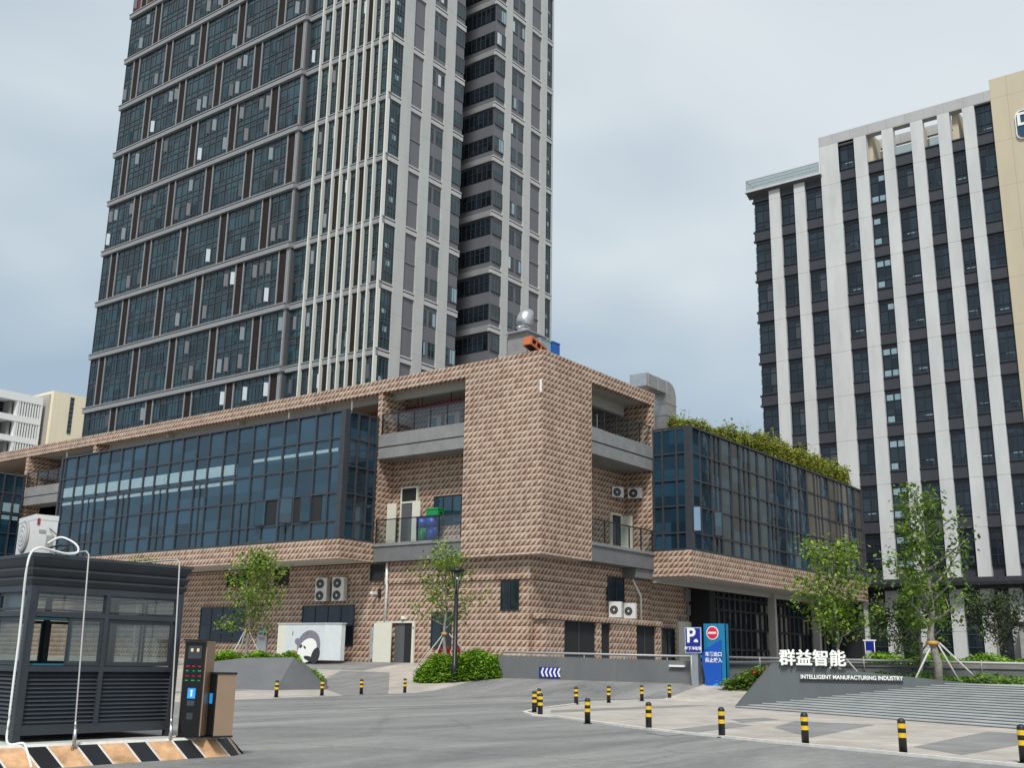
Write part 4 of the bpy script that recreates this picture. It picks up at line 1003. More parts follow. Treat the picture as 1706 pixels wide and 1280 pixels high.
for i, (a, c) in enumerate(g_seg):
    for k in range(-1, 11):
        zt = 53.0-4.86*k
        if i == 8 or i == 3: pass
        zt_ = zt
        if (k == -1 and i not in (3, 8)) or zt < 12: continue
        zb = zt-3.1
        w_ = MB(); w_.box(108.28, 108.34, a, c, zb, zt, 'office_glass'); mid = (a+c)/2
        for u in (a+0.05, mid, c-0.05): w_.box(108.2, 108.285, u-0.04, u+0.04, zb, zt, 'black_frame')
        for f in (0.0, 0.28, 0.75, 1.0): z = lerp(zb, zt, f); w_.box(108.21, 108.283, a, c, z-0.035, z+0.035, 'black_frame')
        wo = opart('window', w_)
        if i == 4 and k >= 0:
            q = MB()
            for u0, u1 in ((a+0.12, mid-0.08), (mid+0.08, c-0.12)):
                if r_.random() < 0.85: opart('lit_pane', MB().box(108.265, 108.279, u0, u1, zt-0.75, zt-0.12, 'pale_glass'), wo)
                if r_.random() < 0.6: opart('lit_pane', MB().box(108.265, 108.279, u0, u1, zb+0.1, zb+0.7, 'pale_glass'), wo)
        elif i > 2 and r_.random() < 0.75:
            q = MB(); z = zb+r_.uniform(0.3, 0.9); u0 = a+0.2+r_.random()*0.3; q.box(108.27, 108.279, u0, u0+0.8, z, z+0.09, 'pale_glass')
            if r_.random() < 0.5: q.box(108.27, 108.279, u0, u0+0.1, z-0.5, z, 'mullion_slate')
            opart('interior_shelf', q, wo)
        elif r_.random() < 0.3:
            q = MB(); q.box(108.267, 108.279, a+0.12, mid-0.1, zb+0.9, zb+2.6, 'mullion_slate'); opart('blind', q, wo)
    for k in range(-1, 11):
        zt = 53.0-4.86*k
        if (k == -1 and i not in (3, 8)) or zt < 12: continue
        if k == -1: continue
        strip = MB(); strip.box(108.2, 108.5, a, c, zt+0.02, zt+0.30, 'black_frame'); strip.box(107.98, 108.5, a, c, zt+0.36, zt+0.46, 'spandrel_grey'); strip.box(108.12, 108.5, a, c, zt+0.46, zt+1.62, 'spandrel_grey'); strip.box(108.0, 108.5, a, c, zt+1.62, zt+1.72, 'spandrel_grey'); strip.box(108.2, 108.5, a, c, zt+0.30, zt+0.36, 'black_frame'); opart('spandrel_panel', strip)
    # ground storey windows
    strip = MB(); strip.box(108.3, 108.5, a, c, 2.2, 8.9, 'office_glass')
    for u in (a+0.05, (a+c)/2, c-0.05): strip.box(108.22, 108.305, u-0.05, u+0.05, 3.2, 8.9, 'black_frame')
    for z in (3.4, 4.6, 5.8, 7.0, 8.2): strip.box(108.23, 108.303, a, c, z-0.05, z+0.05, 'mullion_grey')
    opart('ground_window', strip)
for i in range(9):
    z = 53.0-4.86*i; b = MB(); b.box(108.3, 108.7, 47.5, 47.85, z+0.36, z+0.6, 'spandrel_grey'); b.box(108.3, 108.7, 47.5, 47.85, z+1.5, z+1.72, 'spandrel_grey'); b.box(108.3, 108.7, 47.5, 47.7, z+0.6, z+1.5, 'spandrel_grey'); opart('corner_trim', b)
    b = MB()
    for q in range(3): b.box(108.35, 108.6, 47.5, 47.66, z-3.0+q*1.0, z-2.2+q*1.0, 'pale_glass')
    opart('corner_window', b)
b = MB(); b.box(106.4, 108.6, 8, 48.2, 9.05, 9.35, 'black_frame'); b.box(107.3, 108.6, 8, 48.0, 9.35, 9.83, 'spandrel_grey'); b.box(107.6, 108.6, 8, 47.9, 8.75, 9.05, 'spandrel_grey'); opart('canopy', b)
# sign on the beige bay
lg = MB()
yc, zc, hw, hh, rr = 16.3, 54.3, 2.8, 1.55, 0.6
poly = []
for cy, cz, a0 in ((yc-hw+rr, zc-hh+rr, 180), (yc+hw-rr, zc-hh+rr, 270), (yc+hw-rr, zc+hh-rr, 0), (yc-hw+rr, zc+hh-rr, 90)):
    for s in range(6): a = R(a0+s*18); poly.append((107.6, cy+rr*math.cos(a), cz+rr*math.sin(a)))
lg.prism(poly, (0.2, 0, 0), 'text_white')
lg.prism([(107.52, yc+(y-yc)*0.95, zc+(z-zc)*0.92) for _, y, z in poly], (0.09, 0, 0), 'sign_navy')
so = opart('sign_board', lg)
text_mesh('D', 1.9, 0.03, 'text_white', 'lettering', so, (107.47-OX, 18.25-30, 54.75-2.2), (0, -1, 0), (0, 0, 1), 0.05)
# low porch at the right edge
b = MB(); p = Px(1700, 1040, 104.0); b.box(104, 107.8, p.y-6, p.y+0.8, p.z-0.2, p.z+0.2, 'black_frame'); b.box(104.2, 107.8, p.y-5, p.y+0.2, 2.2, p.z-0.2, 'concrete'); opart('entrance_porch', b)

# ------------------------------------------------------------------ buildings far left
wb = thing('gallery_building', 'white building with open galleries and vertical slats behind the long roof', 'building', (100, 222, 2.2))
b = MB(); b.box(60, 119.5, 224.5, 240, 2.2, 54.0, 'interior_mid')
for z1, z0 in ((55.3, 53.6), (50.4, 49.1), (45.9, 44.7), (41.4, 40.2), (37, 35.8), (32.5, 31.3)): b.box(60, 119.6, 220, 224.6, z0, z1, 'white_paint')
b.box(119.2, 119.65, 220.05, 224.5, 30, 54.5, 'white_paint'); b.build('wall', wb, world=True)
b = MB()
for k in range(9): x = 114.5+k*0.6; b.box(x, x+0.28, 220.08, 220.5, 30, 54.0, 'white_paint')
b.box(113.9, 114.35, 220.06, 221.5, 30, 54.0, 'white_paint'); b.build('slats', wb, world=True)
b = MB()
for z in (50.4, 45.9, 41.4): b.box(60, 113.9, 223.8, 224.4, z+0.6, z+3.1, 'office_glass'); b.box(112.8, 113.4, 221, 223.7, z, z+3.2, 'slab_grey')
b.build('window', wb, world=True)
cb_ = thing('stair_tower', 'cream stair tower with one narrow window strip beside the tower block', 'building', (121, 218, 2.2))
b = MB(); b.box(121.0, 140, 218.5, 236, 2.2, 57.1, 'cream_panel'); b.box(120.6, 121.0, 219.5, 236, 2.2, 56.4, 'soffit'); b.build('wall', cb_, world=True)
b = MB(); b.box(125.0, 125.9, 218.42, 218.55, 48.2, 56.4, 'office_glass')
for i in range(9): b.box(125.0, 125.9, 218.36, 218.43, 48.2+i*1.02, 48.28+i*1.02, 'slab_grey')
b.build('window', cb_, world=True)

# ------------------------------------------------------------------ booth, island
il = MB(); top = [(5.0, 15.55), (8.7, 15.20), (10.11, 15.02), (11.75, 14.82), (12.05, 14.95), (12.15, 15.4), (11.9, 17.9), (4.5, 18.4)]
bot = [(5.0, 15.05), (8.75, 14.72), (10.1, 14.72), (11.9, 14.62), (12.32, 14.85), (12.42, 15.4), (12.1, 18.1), (4.5, 18.6)]
il.face([(x, y, 0.30) for x, y in top][::1], 'kerb_top')
nt_ = len(top)
for i in range(nt_):
    j = (i+1) % nt_
    if i >= 4: il.face([(*bot[i], 0), (*bot[j], 0), (*top[j], 0.3), (*top[i], 0.3)], 'kerb_white' if i > 4 else 'bollard_black'); continue
# striped front: slanted bands following the front polyline
def along(P, s):
    for a, c in zip(P, P[1:]):
        l = math.dist(a, c)
        if s <= l: return (lerp(a[0], c[0], s/l), lerp(a[1], c[1], s/l))
        s -= l
    return P[-1]
ft, fb = top[:5], bot[:5]; Lt = sum(math.dist(a, c) for a, c in zip(ft, ft[1:])); s = 0.0; k = 0
cuts = [0.0]; seq = []
pos = 0.12
while pos < Lt:
    seq += [(pos, 'kerb_orange')]; cuts.append(pos)
    pos += 0.40; cuts.append(pos); seq += [(pos, 'w')]
    pos += 0.035; seq += [(pos, 'bollard_black')]; pos += 0.30; seq += [(pos, 'w')]; pos += 0.035
seq = [(0.0, 'bollard_black')] + seq + [(Lt, 'end')]
Lb_ = sum(math.dist(a, c) for a, c in zip(fb, fb[1:]))
def ptop(s): return along(ft, min(max(s, 0), Lt))
def pbot(s): return along(fb, min(max((s-0.09)*Lb_/Lt, 0), Lb_))
for (s0, m), (s1, _) in zip(seq, seq[1:]):
    if s0 >= Lt: break
    s1 = min(s1, Lt); mm = 'kerb_white' if m == 'w' else m
    for q in range(2):
        a = lerp(s0, s1, q/2); c = lerp(s0, s1, (q+1)/2)
        t0 = Vector((*ptop(a), 0.30)); t1 = Vector((*ptop(c), 0.30)); b0 = Vector((*pbot(a), 0)); b1 = Vector((*pbot(c), 0))
        if mm == 'kerb_white': il.face([b0, b1, t1, t0], mm)
        else:
            il.face([t0.lerp(b0, .12), t1.lerp(b1, .12), t1, t0], 'kerb_white'); il.face([b0, b1, t1.lerp(b1, .12), t0.lerp(b0, .12)], mm)
o = il.build('traffic_island'); o['label'] = 'raised concrete island with orange and black striped kerb under the booth'; o['category'] = 'kerb'

BW, BD, BH = 2.61, 2.1, 2.68
bt = thing('guard_booth', 'dark grey guard booth with sliding windows and louvred lower panels', 'booth', (8.60, 15.46, 0.30), R(-3))
def bpart(name, mb, parent=bt, **kw): return mb.build(name, parent, **kw)
b = MB()
for x in (0, BW-0.11):
    for y in (0, BD-0.11): b.box(x, x+0.11, y, y+0.11, 0.0, 2.25, 'booth_paint')
b.box(0.11, BW-0.11, 0.01, 0.1, 0.10, 0.24, 'booth_paint'); b.box(0.11, BW-0.11, BD-0.1, BD-0.01, 0.10, 0.24, 'booth_paint')
b.box(0.01, 0.1, 0.11, BD-0.11, 0.10, 0.24, 'booth_paint'); b.box(BW-0.1, BW-0.01, 0.11, BD-0.11, 0.10, 0.24, 'booth_paint')
for z0, z1 in ((1.0, 1.08), (1.80, 1.88), (2.16, 2.25)):
    b.box(0.11, BW-0.11, 0.005, 0.1, z0, z1, 'booth_paint'); b.box(0.11, BW-0.11, BD-0.1, BD-0.005, z0, z1, 'booth_paint')
    b.box(0.005, 0.1, 0.11, BD-0.11, z0, z1, 'booth_paint'); b.box(BW-0.1, BW-0.005, 0.11, BD-0.11, z0, z1, 'booth_paint')
b.box(BW*0.47, BW*0.47+0.07, 0.0, 0.1, 0.24, 2.16, 'booth_paint'); b.box(BW*0.5, BW*0.5+0.07, BD-0.1, BD, 0.24, 2.16, 'booth_paint')
b.box(0, 0.1, BD*0.5, BD*0.5+0.06, 0.24, 2.16, 'booth_paint')
bpart('frame', b)
b = MB(); b.box(0.1, BW-0.1, 0.1, BD-0.1, 0.12, 0.2, 'booth_paint'); b.box(0.1, BW-0.1, 0.1, BD-0.1, 2.2, 2.24, 'white_paint'); bpart('floor', b)
# louvres
def louvre(x0, x1, face):
    b = MB(); n = 12
    for i in range(n):
        z = 0.27+i*(0.72/n)
        if face == 'f':
            b.face([(x0, 0.035, z), (x1, 0.035, z), (x1, 0.075, z+0.055), (x0, 0.075, z+0.055)], 'booth_paint'); b.face([(x0, 0.075, z+0.055), (x1, 0.075, z+0.055), (x1, 0.035, z+0.06), (x0, 0.035, z+0.06)], 'booth_paint')
        else:
            b.face([(0.035, x1, z), (0.035, x0, z), (0.075, x0, z+0.055), (0.075, x1, z+0.055)], 'booth_paint'); b.face([(0.075, x1, z+0.055), (0.075, x0, z+0.055), (0.035, x0, z+0.06), (0.035, x1, z+0.06)], 'booth_paint')
    if face == 'f': b.box(x0, x1, 0.078, 0.095, 0.24, 1.0, 'booth_paint')
    else: b.box(0.078, 0.095, x0, x1, 0.24, 1.0, 'booth_paint')
    bpart('louvre_panel', b)
louvre(0.11, BW*0.47, 'f'); louvre(BW*0.47+0.07, BW-0.11, 'f'); louvre(0.11, BD*0.5, 's'); louvre(BD*0.5+0.06, BD-0.11, 's')
b = MB(); b.box(0.11, BW-0.11, BD-0.08, BD-0.05, 0.24, 1.0, 'booth_paint'); b.box(BW-0.08, BW-0.05, 0.11, BD-0.11, 0.24, 1.0, 'booth_paint'); bpart('back_panel', b)
# roof fascia in overlapping boards
b = MB()
for z0, z1, e in ((2.24, 2.37, 0.005), (2.37, 2.51, 0.018), (2.51, 2.66, 0.03)):
    P0 = [(-e+0.03, -e+0.03), (BW+e-0.03, -e+0.03), (BW+e-0.03, BD+e-0.03), (-e+0.03, BD+e-0.03)]; P1 = [(-e-0.03, -e-0.03), (BW+e+0.03, -e-0.03), (BW+e+0.03, BD+e+0.03), (-e-0.03, BD+e+0.03)]
    for i in range(4):
        j = (i+1) % 4; zz = z1-0.03
        b.face([(*P0[i], z0), (*P0[j], z0), (*P1[j], zz), (*P1[i], zz)], 'booth_paint'); b.face([(*P1[i], zz), (*P1[j], zz), (*P1[j], z1), (*P1[i], z1)], 'booth_paint')
    b.face([(*p_, z1) for p_ in P1], 'booth_paint'); b.face([(*p_, z0) for p_ in P0][::-1], 'booth_paint')
b.box(-0.085, BW+0.085, -0.085, BD+0.085, 2.66, 2.71, 'booth_paint')
bpart('roof', b)
# windows
def bwin(x0, x1, z0, z1, y, fr=0.045, name='window', m='booth_paint', g='clear_glass'):
    b = MB(); b.box(x0, x1, y, y+0.03, z0, z0+fr, m); b.box(x0, x1, y, y+0.03, z1-fr, z1, m); b.box(x0, x0+fr, y, y+0.03, z0+fr, z1-fr, m); b.box(x1-fr, x1, y, y+0.03, z0+fr, z1-fr, m)
    w_ = bpart(name, b)
    if g:
        b = MB(); b.face([(x0+fr, y+0.015, z0+fr), (x1-fr, y+0.015, z0+fr), (x1-fr, y+0.015, z1-fr), (x0+fr, y+0.015, z1-fr)], g); bpart('pane', b, w_)
bwin(0.12, BW*0.47, 1.89, 2.15, 0.03, 0.02); bwin(BW*0.47+0.07, BW-0.12, 1.89, 2.15, 0.03, 0.02)
bwin(0.66, BW*0.47, 1.09, 1.79, 0.015); bwin(BW*0.47+0.07, BW-0.12, 1.09, 1.79, 0.03, 0.06)
b = MB(); b.box(0.12, 0.66, 0.05, 0.08, 1.09, 1.115, 'booth_blue'); b.box(0.12, 0.66, 0.05, 0.08, 1.755, 1.785, 'booth_blue'); b.box(0.72, 0.745, 0.05, 0.08, 1.13, 1.75, 'booth_blue'); bpart('window_track', b)
for x0, x1 in ((0.12, BW*0.5), (BW*0.5+0.07, BW-0.12)):
    bwin(x0, x1, 1.09, 1.79, BD-0.06, 0.05); bwin(x0, x1, 1.89, 2.15, BD-0.06, 0.02)
def side_win(x, y0, y1, z0, z1):
    b = MB(); f = 0.04
    b.box(x, x+0.03, y0, y1, z0, z0+f, 'booth_paint'); b.box(x, x+0.03, y0, y1, z1-f, z1, 'booth_paint'); b.box(x, x+0.03, y0, y0+f, z0+f, z1-f, 'booth_paint'); b.box(x, x+0.03, y1-f, y1, z0+f, z1-f, 'booth_paint')
    w_ = bpart('window', b); b = MB(); b.face([(x+0.015, y0+f, z0+f), (x+0.015, y1-f, z0+f), (x+0.015, y1-f, z1-f), (x+0.015, y0+f, z1-f)], 'clear_glass'); bpart('pane', b, w_)
for x in (0.03, BW-0.06):
    for y0, y1 in ((0.12, BD*0.5), (BD*0.5+0.06, BD-0.12)): side_win(x, y0, y1, 1.09, 1.79); side_win(x, y0, y1, 1.89, 2.15)
# things inside
b = MB(); b.box(0.16, 0.36, 0.5, 1.2, 1.87, 2.16, 'white_paint'); b.box(0.17, 0.35, 0.495, 0.5, 1.90, 2.13, 'ac_white'); t_ = b.build('wall_cabinet', None); 
t_.location = bt.location; t_.rotation_euler = bt.rotation_euler; t_['label'] = 'white indoor air unit under the ceiling inside the booth'; t_['category'] = 'air conditioner'
b = MB(); b.box(1.0, 2.3, 1.2, 1.75, 0.9, 0.95, 'wood_bench')
for x in (1.03, 2.2): b.box(x, x+0.06, 1.24, 1.7, 0.2, 0.9, 'ac_black')
t_ = b.build('desk', None); t_.location = bt.location; t_.rotation_euler = bt.rotation_euler; t_['label'] = 'desk standing inside the guard booth behind the windows'; t_['category'] = 'desk'
# tie-down cables
Mb = Matrix.Translation(bt.location) @ Matrix.Rotation(bt.rotation_euler.z, 4, 'Z')
for k, (xa, lab) in enumerate(((0.72, 'steel tie down cable on the left half of the booth front'), (2.32, 'steel tie down cable on the right half of the booth front'))):
    t = thing('tie_down_cable', lab, 'cable', Mb @ Vector((xa, -0.42, -0.08)), bt.rotation_euler.z, 'tie down cables over the booth')
    b = MB(); b.tube([(0.0, 0.0, 0.0), (0.0, 0.02, 0.22), (0, 0.2, 2.83), (0, 0.28, 2.88), (0, 2.6, 2.88)], 0.012, 'rope_grey', 6); b.build('cable', t)
    b = MB(); b.tube([(0, 0, 0.05), (0, 0.01, 0.28)], 0.028, 'steel', 8); b.tube([(0, -0.01, -0.03), (-0.04, -0.02, 0.0), (-0.03, -0.01, 0.06), (0, 0, 0.09)], 0.012, 'steel', 6); b.tube([(0, 0.02, 0.28), (0, 0.025, 0.38)], 0.018, 'steel', 6); b.build('turnbuckle', t)
# roof air conditioner
p = Mb @ Vector((0.33, 0.72, 2.71))
t = thing('air_conditioner', 'white air conditioner standing on the guard booth roof', 'air conditioner', p, R(0))
dp, wd, hh = 0.86, 0.34, 0.60
t.rotation_euler.z = R(-13)
b = MB(); b.box(-0.17, 0.17, -0.42, 0.42, 0.05, 0.62, 'ac_white'); b.box(-0.175, 0.175, -0.425, 0.425, 0.55, 0.63, 'ac_white')
b.box(-0.1, 0.0, -0.434, -0.425, 0.36, 0.4, 'ac_grille'); b.box(0.02, 0.12, -0.431, -0.425, 0.12, 0.32, 'ac_grille'); b.build('casing', t)
b = MB(); b.tube([(-0.172, 0.05, 0.32), (-0.20, 0.05, 0.32)], [0.26, 0.24], 'ac_grille', 24)
for q in range(1, 7): b.tube([(-0.2-0.003*q, 0.05, 0.32), (-0.204-0.003*q, 0.05, 0.32)], 0.24*(1-q/7), 'ac_white' if q % 2 else 'ac_grille', 24)
b.build('fan', t)
b = MB(); b.box(-0.14, -0.10, -0.431, -0.425, 0.47, 0.57, 'logo_red'); b.build('badge', t)
b = MB(); b.box(-0.17, 0.17, -0.35, -0.3, 0, 0.05, 'ac_black'); b.box(-0.17, 0.17, 0.3, 0.35, 0, 0.05, 'ac_black'); b.build('foot', t)
# white hose
def crom(P, n=6):
    P = [Vector(p) for p in P]; o = []
    for i in range(len(P)-1):
        p0 = P[max(i-1, 0)]; p1 = P[i]; p2 = P[i+1]; p3 = P[min(i+2, len(P)-1)]
        for k in range(n):
            t = k/n; o.append(0.5*((2*p1)+(p2-p0)*t+(2*p0-5*p1+4*p2-p3)*t*t+(3*p1-p0-3*p2+p3)*t*t*t))
    return o+[P[-1]]
hs = [(0.28, 0.24, 2.90), (0.42, 0.12, 3.0), (0.60, -0.02, 2.9), (0.62, -0.06, 2.78), (0.42, -0.1, 2.74), (0.10, -0.14, 2.78), (-0.06, -0.18, 2.78), (-0.18, -0.2, 2.68), (-0.21, -0.2, 2.4), (-0.15, -0.1, 1.9), (-0.13, -0.08, 1.4), (-0.12, -0.06, 0.9), (-0.11, -0.05, 0.4), (-0.10, -0.07, 0.02), (0.02, -0.28, 0.02), (0.0, -0.45, -0.05), (-0.02, -0.7, -0.28)]
b = MB(); b.tube(crom([Mb @ Vector(p_) for p_ in hs]), 0.017, 'white_paint', 8)
t_ = b.build('drain_hose'); t_['label'] = 'white hose running from the booth roof unit down the left corner'; t_['category'] = 'hose'
b = MB(); b.tube(crom([Mb @ Vector(p_) for p_ in ((0.30, 0.28, 3.14), (0.36, 0.2, 3.06), (0.44, 0.1, 2.98), (0.55, 0.02, 2.92), (0.60, 0, 2.8))]), 0.008, 'ac_black', 5); b.tube(crom([Mb @ Vector(p_) for p_ in ((0.28, 0.26, 2.82), (0.42, 0.05, 2.88), (0.5, -0.02, 2.84), (0.3, -0.08, 2.76))]), 0.016, 'ac_black', 5)
t_ = b.build('power_cable'); t_['label'] = 'thin black cable hanging off the booth roof unit'; t_['category'] = 'cable'

# parking machines
def kiosk(label, cat, px, top_z, wf, wg, off_deg, zb, feats):
    base = Pz(px, 1229, 0.30); az = math.atan2(base.y, base.x)
    # local: front (black) faces -x ; gold side faces -y
    t = thing('parking_machine', label, cat, base, az + R(-off_deg))
    return t
t = kiosk('tall black and gold parking payment machine with red and green display', 'machine', 320, 1.78, 0, 0, -22, 0.3, None)
t.rotation_euler.z = math.atan2(15, 11.2) - R(22); H1 = 1.50
b = MB(); b.box(-0.16, 0.20, -0.19, 0.19, 0.03, H1, 'kiosk_gold'); b.box(-0.17, 0.21, -0.2, 0.2, 0, 0.03, 'bollard_black'); b.build('cabinet', t)
b = MB(); b.box(-0.185, -0.16, -0.17, 0.17, 0.03, H1-0.02, 'kiosk_black'); b.box(-0.24, 0.19, -0.19, 0.19, H1, H1+0.025, 'bollard_black'); b.build('front_panel', t)
b = MB(); b.box(-0.189, -0.185, -0.11, 0.11, 1.22, 1.42, 'mullion_grey')
for y in (-0.05, 0.05): b.box(-0.192, -0.189, y-0.02, y+0.02, 1.33, 1.38, 'led_warm')
b.build('camera_window', t)
b = MB(); r_ = rnd(9)
for j, (z, mm) in enumerate(((1.10, 'led_red'), (1.03, 'led_green'), (0.95, 'led_red'), (0.88, 'led_green'))):
    for i in range(3):
        y = 0.10-0.10*i
        for q in range(3): b.box(-0.189, -0.185, y-0.03+0.02*q, y-0.016+0.02*q, z-0.008, z+0.008 if r_.random() < .6 else z-0.003, mm)
b.build('display', t)
b = MB(); b.box(-0.189, -0.185, -0.065, 0.065, 0.60, 0.76, 'led_blue'); b.box(-0.192, -0.189, -0.015, 0.015, 0.63, 0.69, 'text_white'); b.tube([(-0.189, 0, 0.715), (-0.193, 0, 0.715)], 0.022, 'text_white', 10); b.box(-0.189, -0.185, -0.06, 0.06, 0.49, 0.57, 'mullion_slate'); b.box(-0.189, -0.185, -0.05, 0.05, 0.28, 0.38, 'mullion_grey'); b.build('button_panel', t)
t = kiosk('short black and gold barrier gate cabinet next to the payment machine', 'machine', 364, 1.29, 0, 0, 65, 0.3, None)
t.name = 'barrier_cabinet'; t.rotation_euler.z = math.atan2(14.7, 11.6) - R(66)
b = MB(); b.box(-0.16, 0.16, -0.15, 0.15, 0.03, 0.98, 'kiosk_gold'); b.box(-0.19, 0.17, -0.16, 0.16, 0.98, 1.01, 'bollard_black'); b.box(-0.17, 0.17, -0.16, 0.16, 0, 0.03, 'bollard_black'); b.build('cabinet', t)
b = MB(); b.box(-0.18, -0.16, -0.145, 0.145, 0.03, 0.98, 'kiosk_black'); b.box(-0.184, -0.18, -0.05, 0.06, 0.52, 0.68, 'led_blue'); b.build('front_panel', t)

# ------------------------------------------------------------------ bollards
t = thing('bollard', '', 'bollard', (0, 0, 0), 0, 'black and yellow bollards along the kerbs')
b = MB(); b.tube([(0, 0, 0.004), (0, 0, 0.60), (0, 0, 0.63), (0, 0, 0.65)], [0.075, 0.075, 0.06, 0.03], 'bollard_black', 16); b.tube([(0, 0, 0.003), (0, 0, 0.018)], 0.11, 'bollard_black', 16); b.build('post', t)
for z in (0.30, 0.47): b = MB(); b.tube([(0, 0, z), (0, 0, z+0.085)], 0.0775, 'bollard_yellow', 16, caps=False); b.build('reflective_band', t)
bol = [((29.01, 33.31), 'bollard on the left forecourt edge, first one right of the gold cabinets'), ((32.03, 33.97), 'bollard on the left forecourt edge, in front of the grey planter tip'), ((34.65, 34.3), 'bollard on the left forecourt edge, standing on the dark paving band'), ((38.19, 35.0), 'bollard on the left forecourt edge, beside the round hedge'),
 ((28.27, 20.42), 'bollard off the island tip, leftmost of the cluster of three'), ((26.6, 19.0), 'bollard at the island tip, nearest of the cluster of three'), ((31.0, 22.2), 'bollard behind the island tip, rear one of the cluster of three'),
 ((34.58, 23.06), 'bollard on the rear island edge, right below the blue chevron sign'), ((37.29, 23.34), 'bollard on the rear island edge, second right of the chevron sign'), ((40.22, 23.55), 'bollard on the rear island edge, left of the white wall light'), ((42.7, 23.62), 'bollard on the rear island edge, closest to the parking sign post'),
 ((24.51, 15.99), 'bollard on the front island kerb, first after the rounded tip'), ((23.67, 13.68), 'bollard on the front island kerb, second after the rounded tip'), ((22.63, 11.23), 'bollard on the front island kerb, below the sloped sign wall corner'), ((21.93, 9.02), 'bollard on the front island kerb, below the big white characters'), ((21.26, 6.84), 'bollard on the front island kerb, last but one towards the right edge'), ((21.05, 4.70), 'bollard on the front island kerb, cut by the right photo edge')]
for i, ((x, y), lab) in enumerate(bol):
    o = t if i == 0 else copy_tree(t)
    o.location = (x, y, 0.0 if i != 5 else 0.0); o['label'] = 'yellow banded ' + lab
    o.rotation_euler = (R(random.uniform(-1, 1)), R(random.uniform(-1, 1)), random.random()*6)

# ------------------------------------------------------------------ ramp wall, rails, signs
b = MB(); b.prism([(46.5, 36.0, -0.05), (46.5, 24.0, -0.05), (46.5, 24.0, 1.66), (46.5, 36.0, 1.80)], (0.3, 0, 0), 'ramp_wall'); b.box(46.485, 46.5, 34.6, 34.63, 0, 1.75, 'slab_dark'); b.box(46.485, 46.5, 28.6, 28.63, 0, 1.7, 'slab_dark')
rw = thing('ramp_wall', 'plain grey wall of the underground car park ramp', 'wall', (46.5, 30, 0)); b.build('wall', rw, world=True)
b = MB(); b.box(46.0, 46.5, 24.0, 35.8, 0, 0.04, 'concrete'); b.build('footing', rw, world=True)
rl = thing('ramp_railing', 'grey metal railing running above the ramp wall', 'railing', (47, 30, 1.7))
b = MB()
def rail_at(y): return Px(lerp(845, 1230, (36.3-y)/14.8), lerp(1082, 1088, (36.3-y)/14.8), 47.2)
b.tube([(47.2, 36.4, 1.55), (47.2, 36.3, 1.88), (47.2, 36.1, 1.97), (47.2, 24, 1.86)], 0.06, 'rail_grey'); b.tube([(47.2, 24, 1.86), (47.4, 15, 1.80), (47.8, 6, 1.75)], 0.06, 'rail_grey')
for i in range(12): y = 35.8-i*2.4; b.tube([(47.2, y, 1.3), (47.2, y, 1.9)], 0.025, 'rail_grey', 6)
b.build('rail', rl, world=True)
b = MB(); b.box(47.5, 47.75, 5.0, 23.6, 0.6, 1.55, 'ramp_wall'); b.box(47.45, 47.8, 5.0, 23.6, 1.55, 1.70, 'slab_grey'); t_ = b.build('retaining_wall'); t_['label'] = 'low grey retaining wall behind the blue totem and sign wall'; t_['category'] = 'wall'
# chevron sign
p0 = Px(898, 1112, 46.45); p1 = Px(931, 1130, 46.45)
t = thing('chevron_sign', 'blue sign with white left pointing chevrons on the ramp wall', 'sign', (46.45, (p0.y+p1.y)/2, (p0.z+p1.z)/2))
b = MB(); wv = (p0.y-p1.y)/2; hv = (p0.z-p1.z)/2; b.box(0, 0.04, -wv, wv, -hv, hv, 'sign_blue'); b.build('board', t)
b = MB()
for i in range(5):
    c = wv*0.80 - i*wv*0.41; dx = wv*0.17; tk = wv*0.17
    b.prism([(-0.012, c-dx, hv*0.85), (-0.012, c-dx-tk, hv*0.85), (-0.012, c-tk, 0), (-0.012, c, 0)], (0.012, 0, 0), 'text_white'); b.prism([(-0.012, c, 0), (-0.012, c-tk, 0), (-0.012, c-dx-tk, -hv*0.85), (-0.012, c-dx, -hv*0.85)], (0.012, 0, 0), 'text_white')
b.build('chevrons', t)
p = Px(1129, 1111, 46.45); t = thing('wall_light', 'white bar light on the ramp wall near the parking sign', 'light', (46.45, p.y, p.z))
b = MB(); b.box(-0.1, 0.05, -0.42, 0.42, -0.03, 0.06, 'text_white'); b.build('casing', t); b = MB(); b.box(-0.08, 0.05, -0.40, 0.40, -0.06, -0.03, 'lamp_black'); b.build('shade', t)
# parking sign
p = Px(1157, 1163, 46.0); py_ = p.y
t = thing('parking_sign', 'blue parking sign with white P and characters on a grey post', 'sign', (46.0, py_, 0.0))
b = MB(); b.box(-0.05, 0.25, -0.25, 0.1, 0.4, 2.0, 'galvanised'); b.tube([(-0.02, 0.1, 0.3), (-0.02, 0.1, 2.1)], 0.05, 'rail_grey'); b.build('post', t)
b = MB(); b.prism([(-0.3, -0.32, 0), (0.3, -0.32, 0), (0.3, 0.38, 0), (-0.3, 0.38, 0)], (0, 0, 0.55), 'concrete'); b.build('base', t)
q0 = Px(1141, 1046, 45.9); q1 = Px(1169, 1089, 45.9); sy0, sy1, sz0, sz1 = q1.y-py_, q0.y-py_, q1.z, q0.z
b = MB(); b.box(-0.12, -0.08, sy0, sy1, sz0, sz1, 'text_soft'); b.box(-0.13, -0.12, sy0+0.04, sy1-0.04, sz0+0.04, sz1-0.04, 'sign_blue'); b.build('board', t)
hgt = sz1-sz0; wdt = sy1-sy0; cy = (sy0+sy1)/2
text_mesh('P', hgt*0.80, 0.006, 'text_white', 'lettering', t, (-0.137, cy+wdt*0.12, sz0+hgt*0.66), (0, -1, 0), (0, 0, 1), 0.02)
text_mesh('地下停车场', wdt*0.21, 0.005, 'text_white', 'lettering', t, (-0.137, cy, sz0+hgt*0.17), (0, -1, 0), (0, 0, 1), 0.006, 1.0)
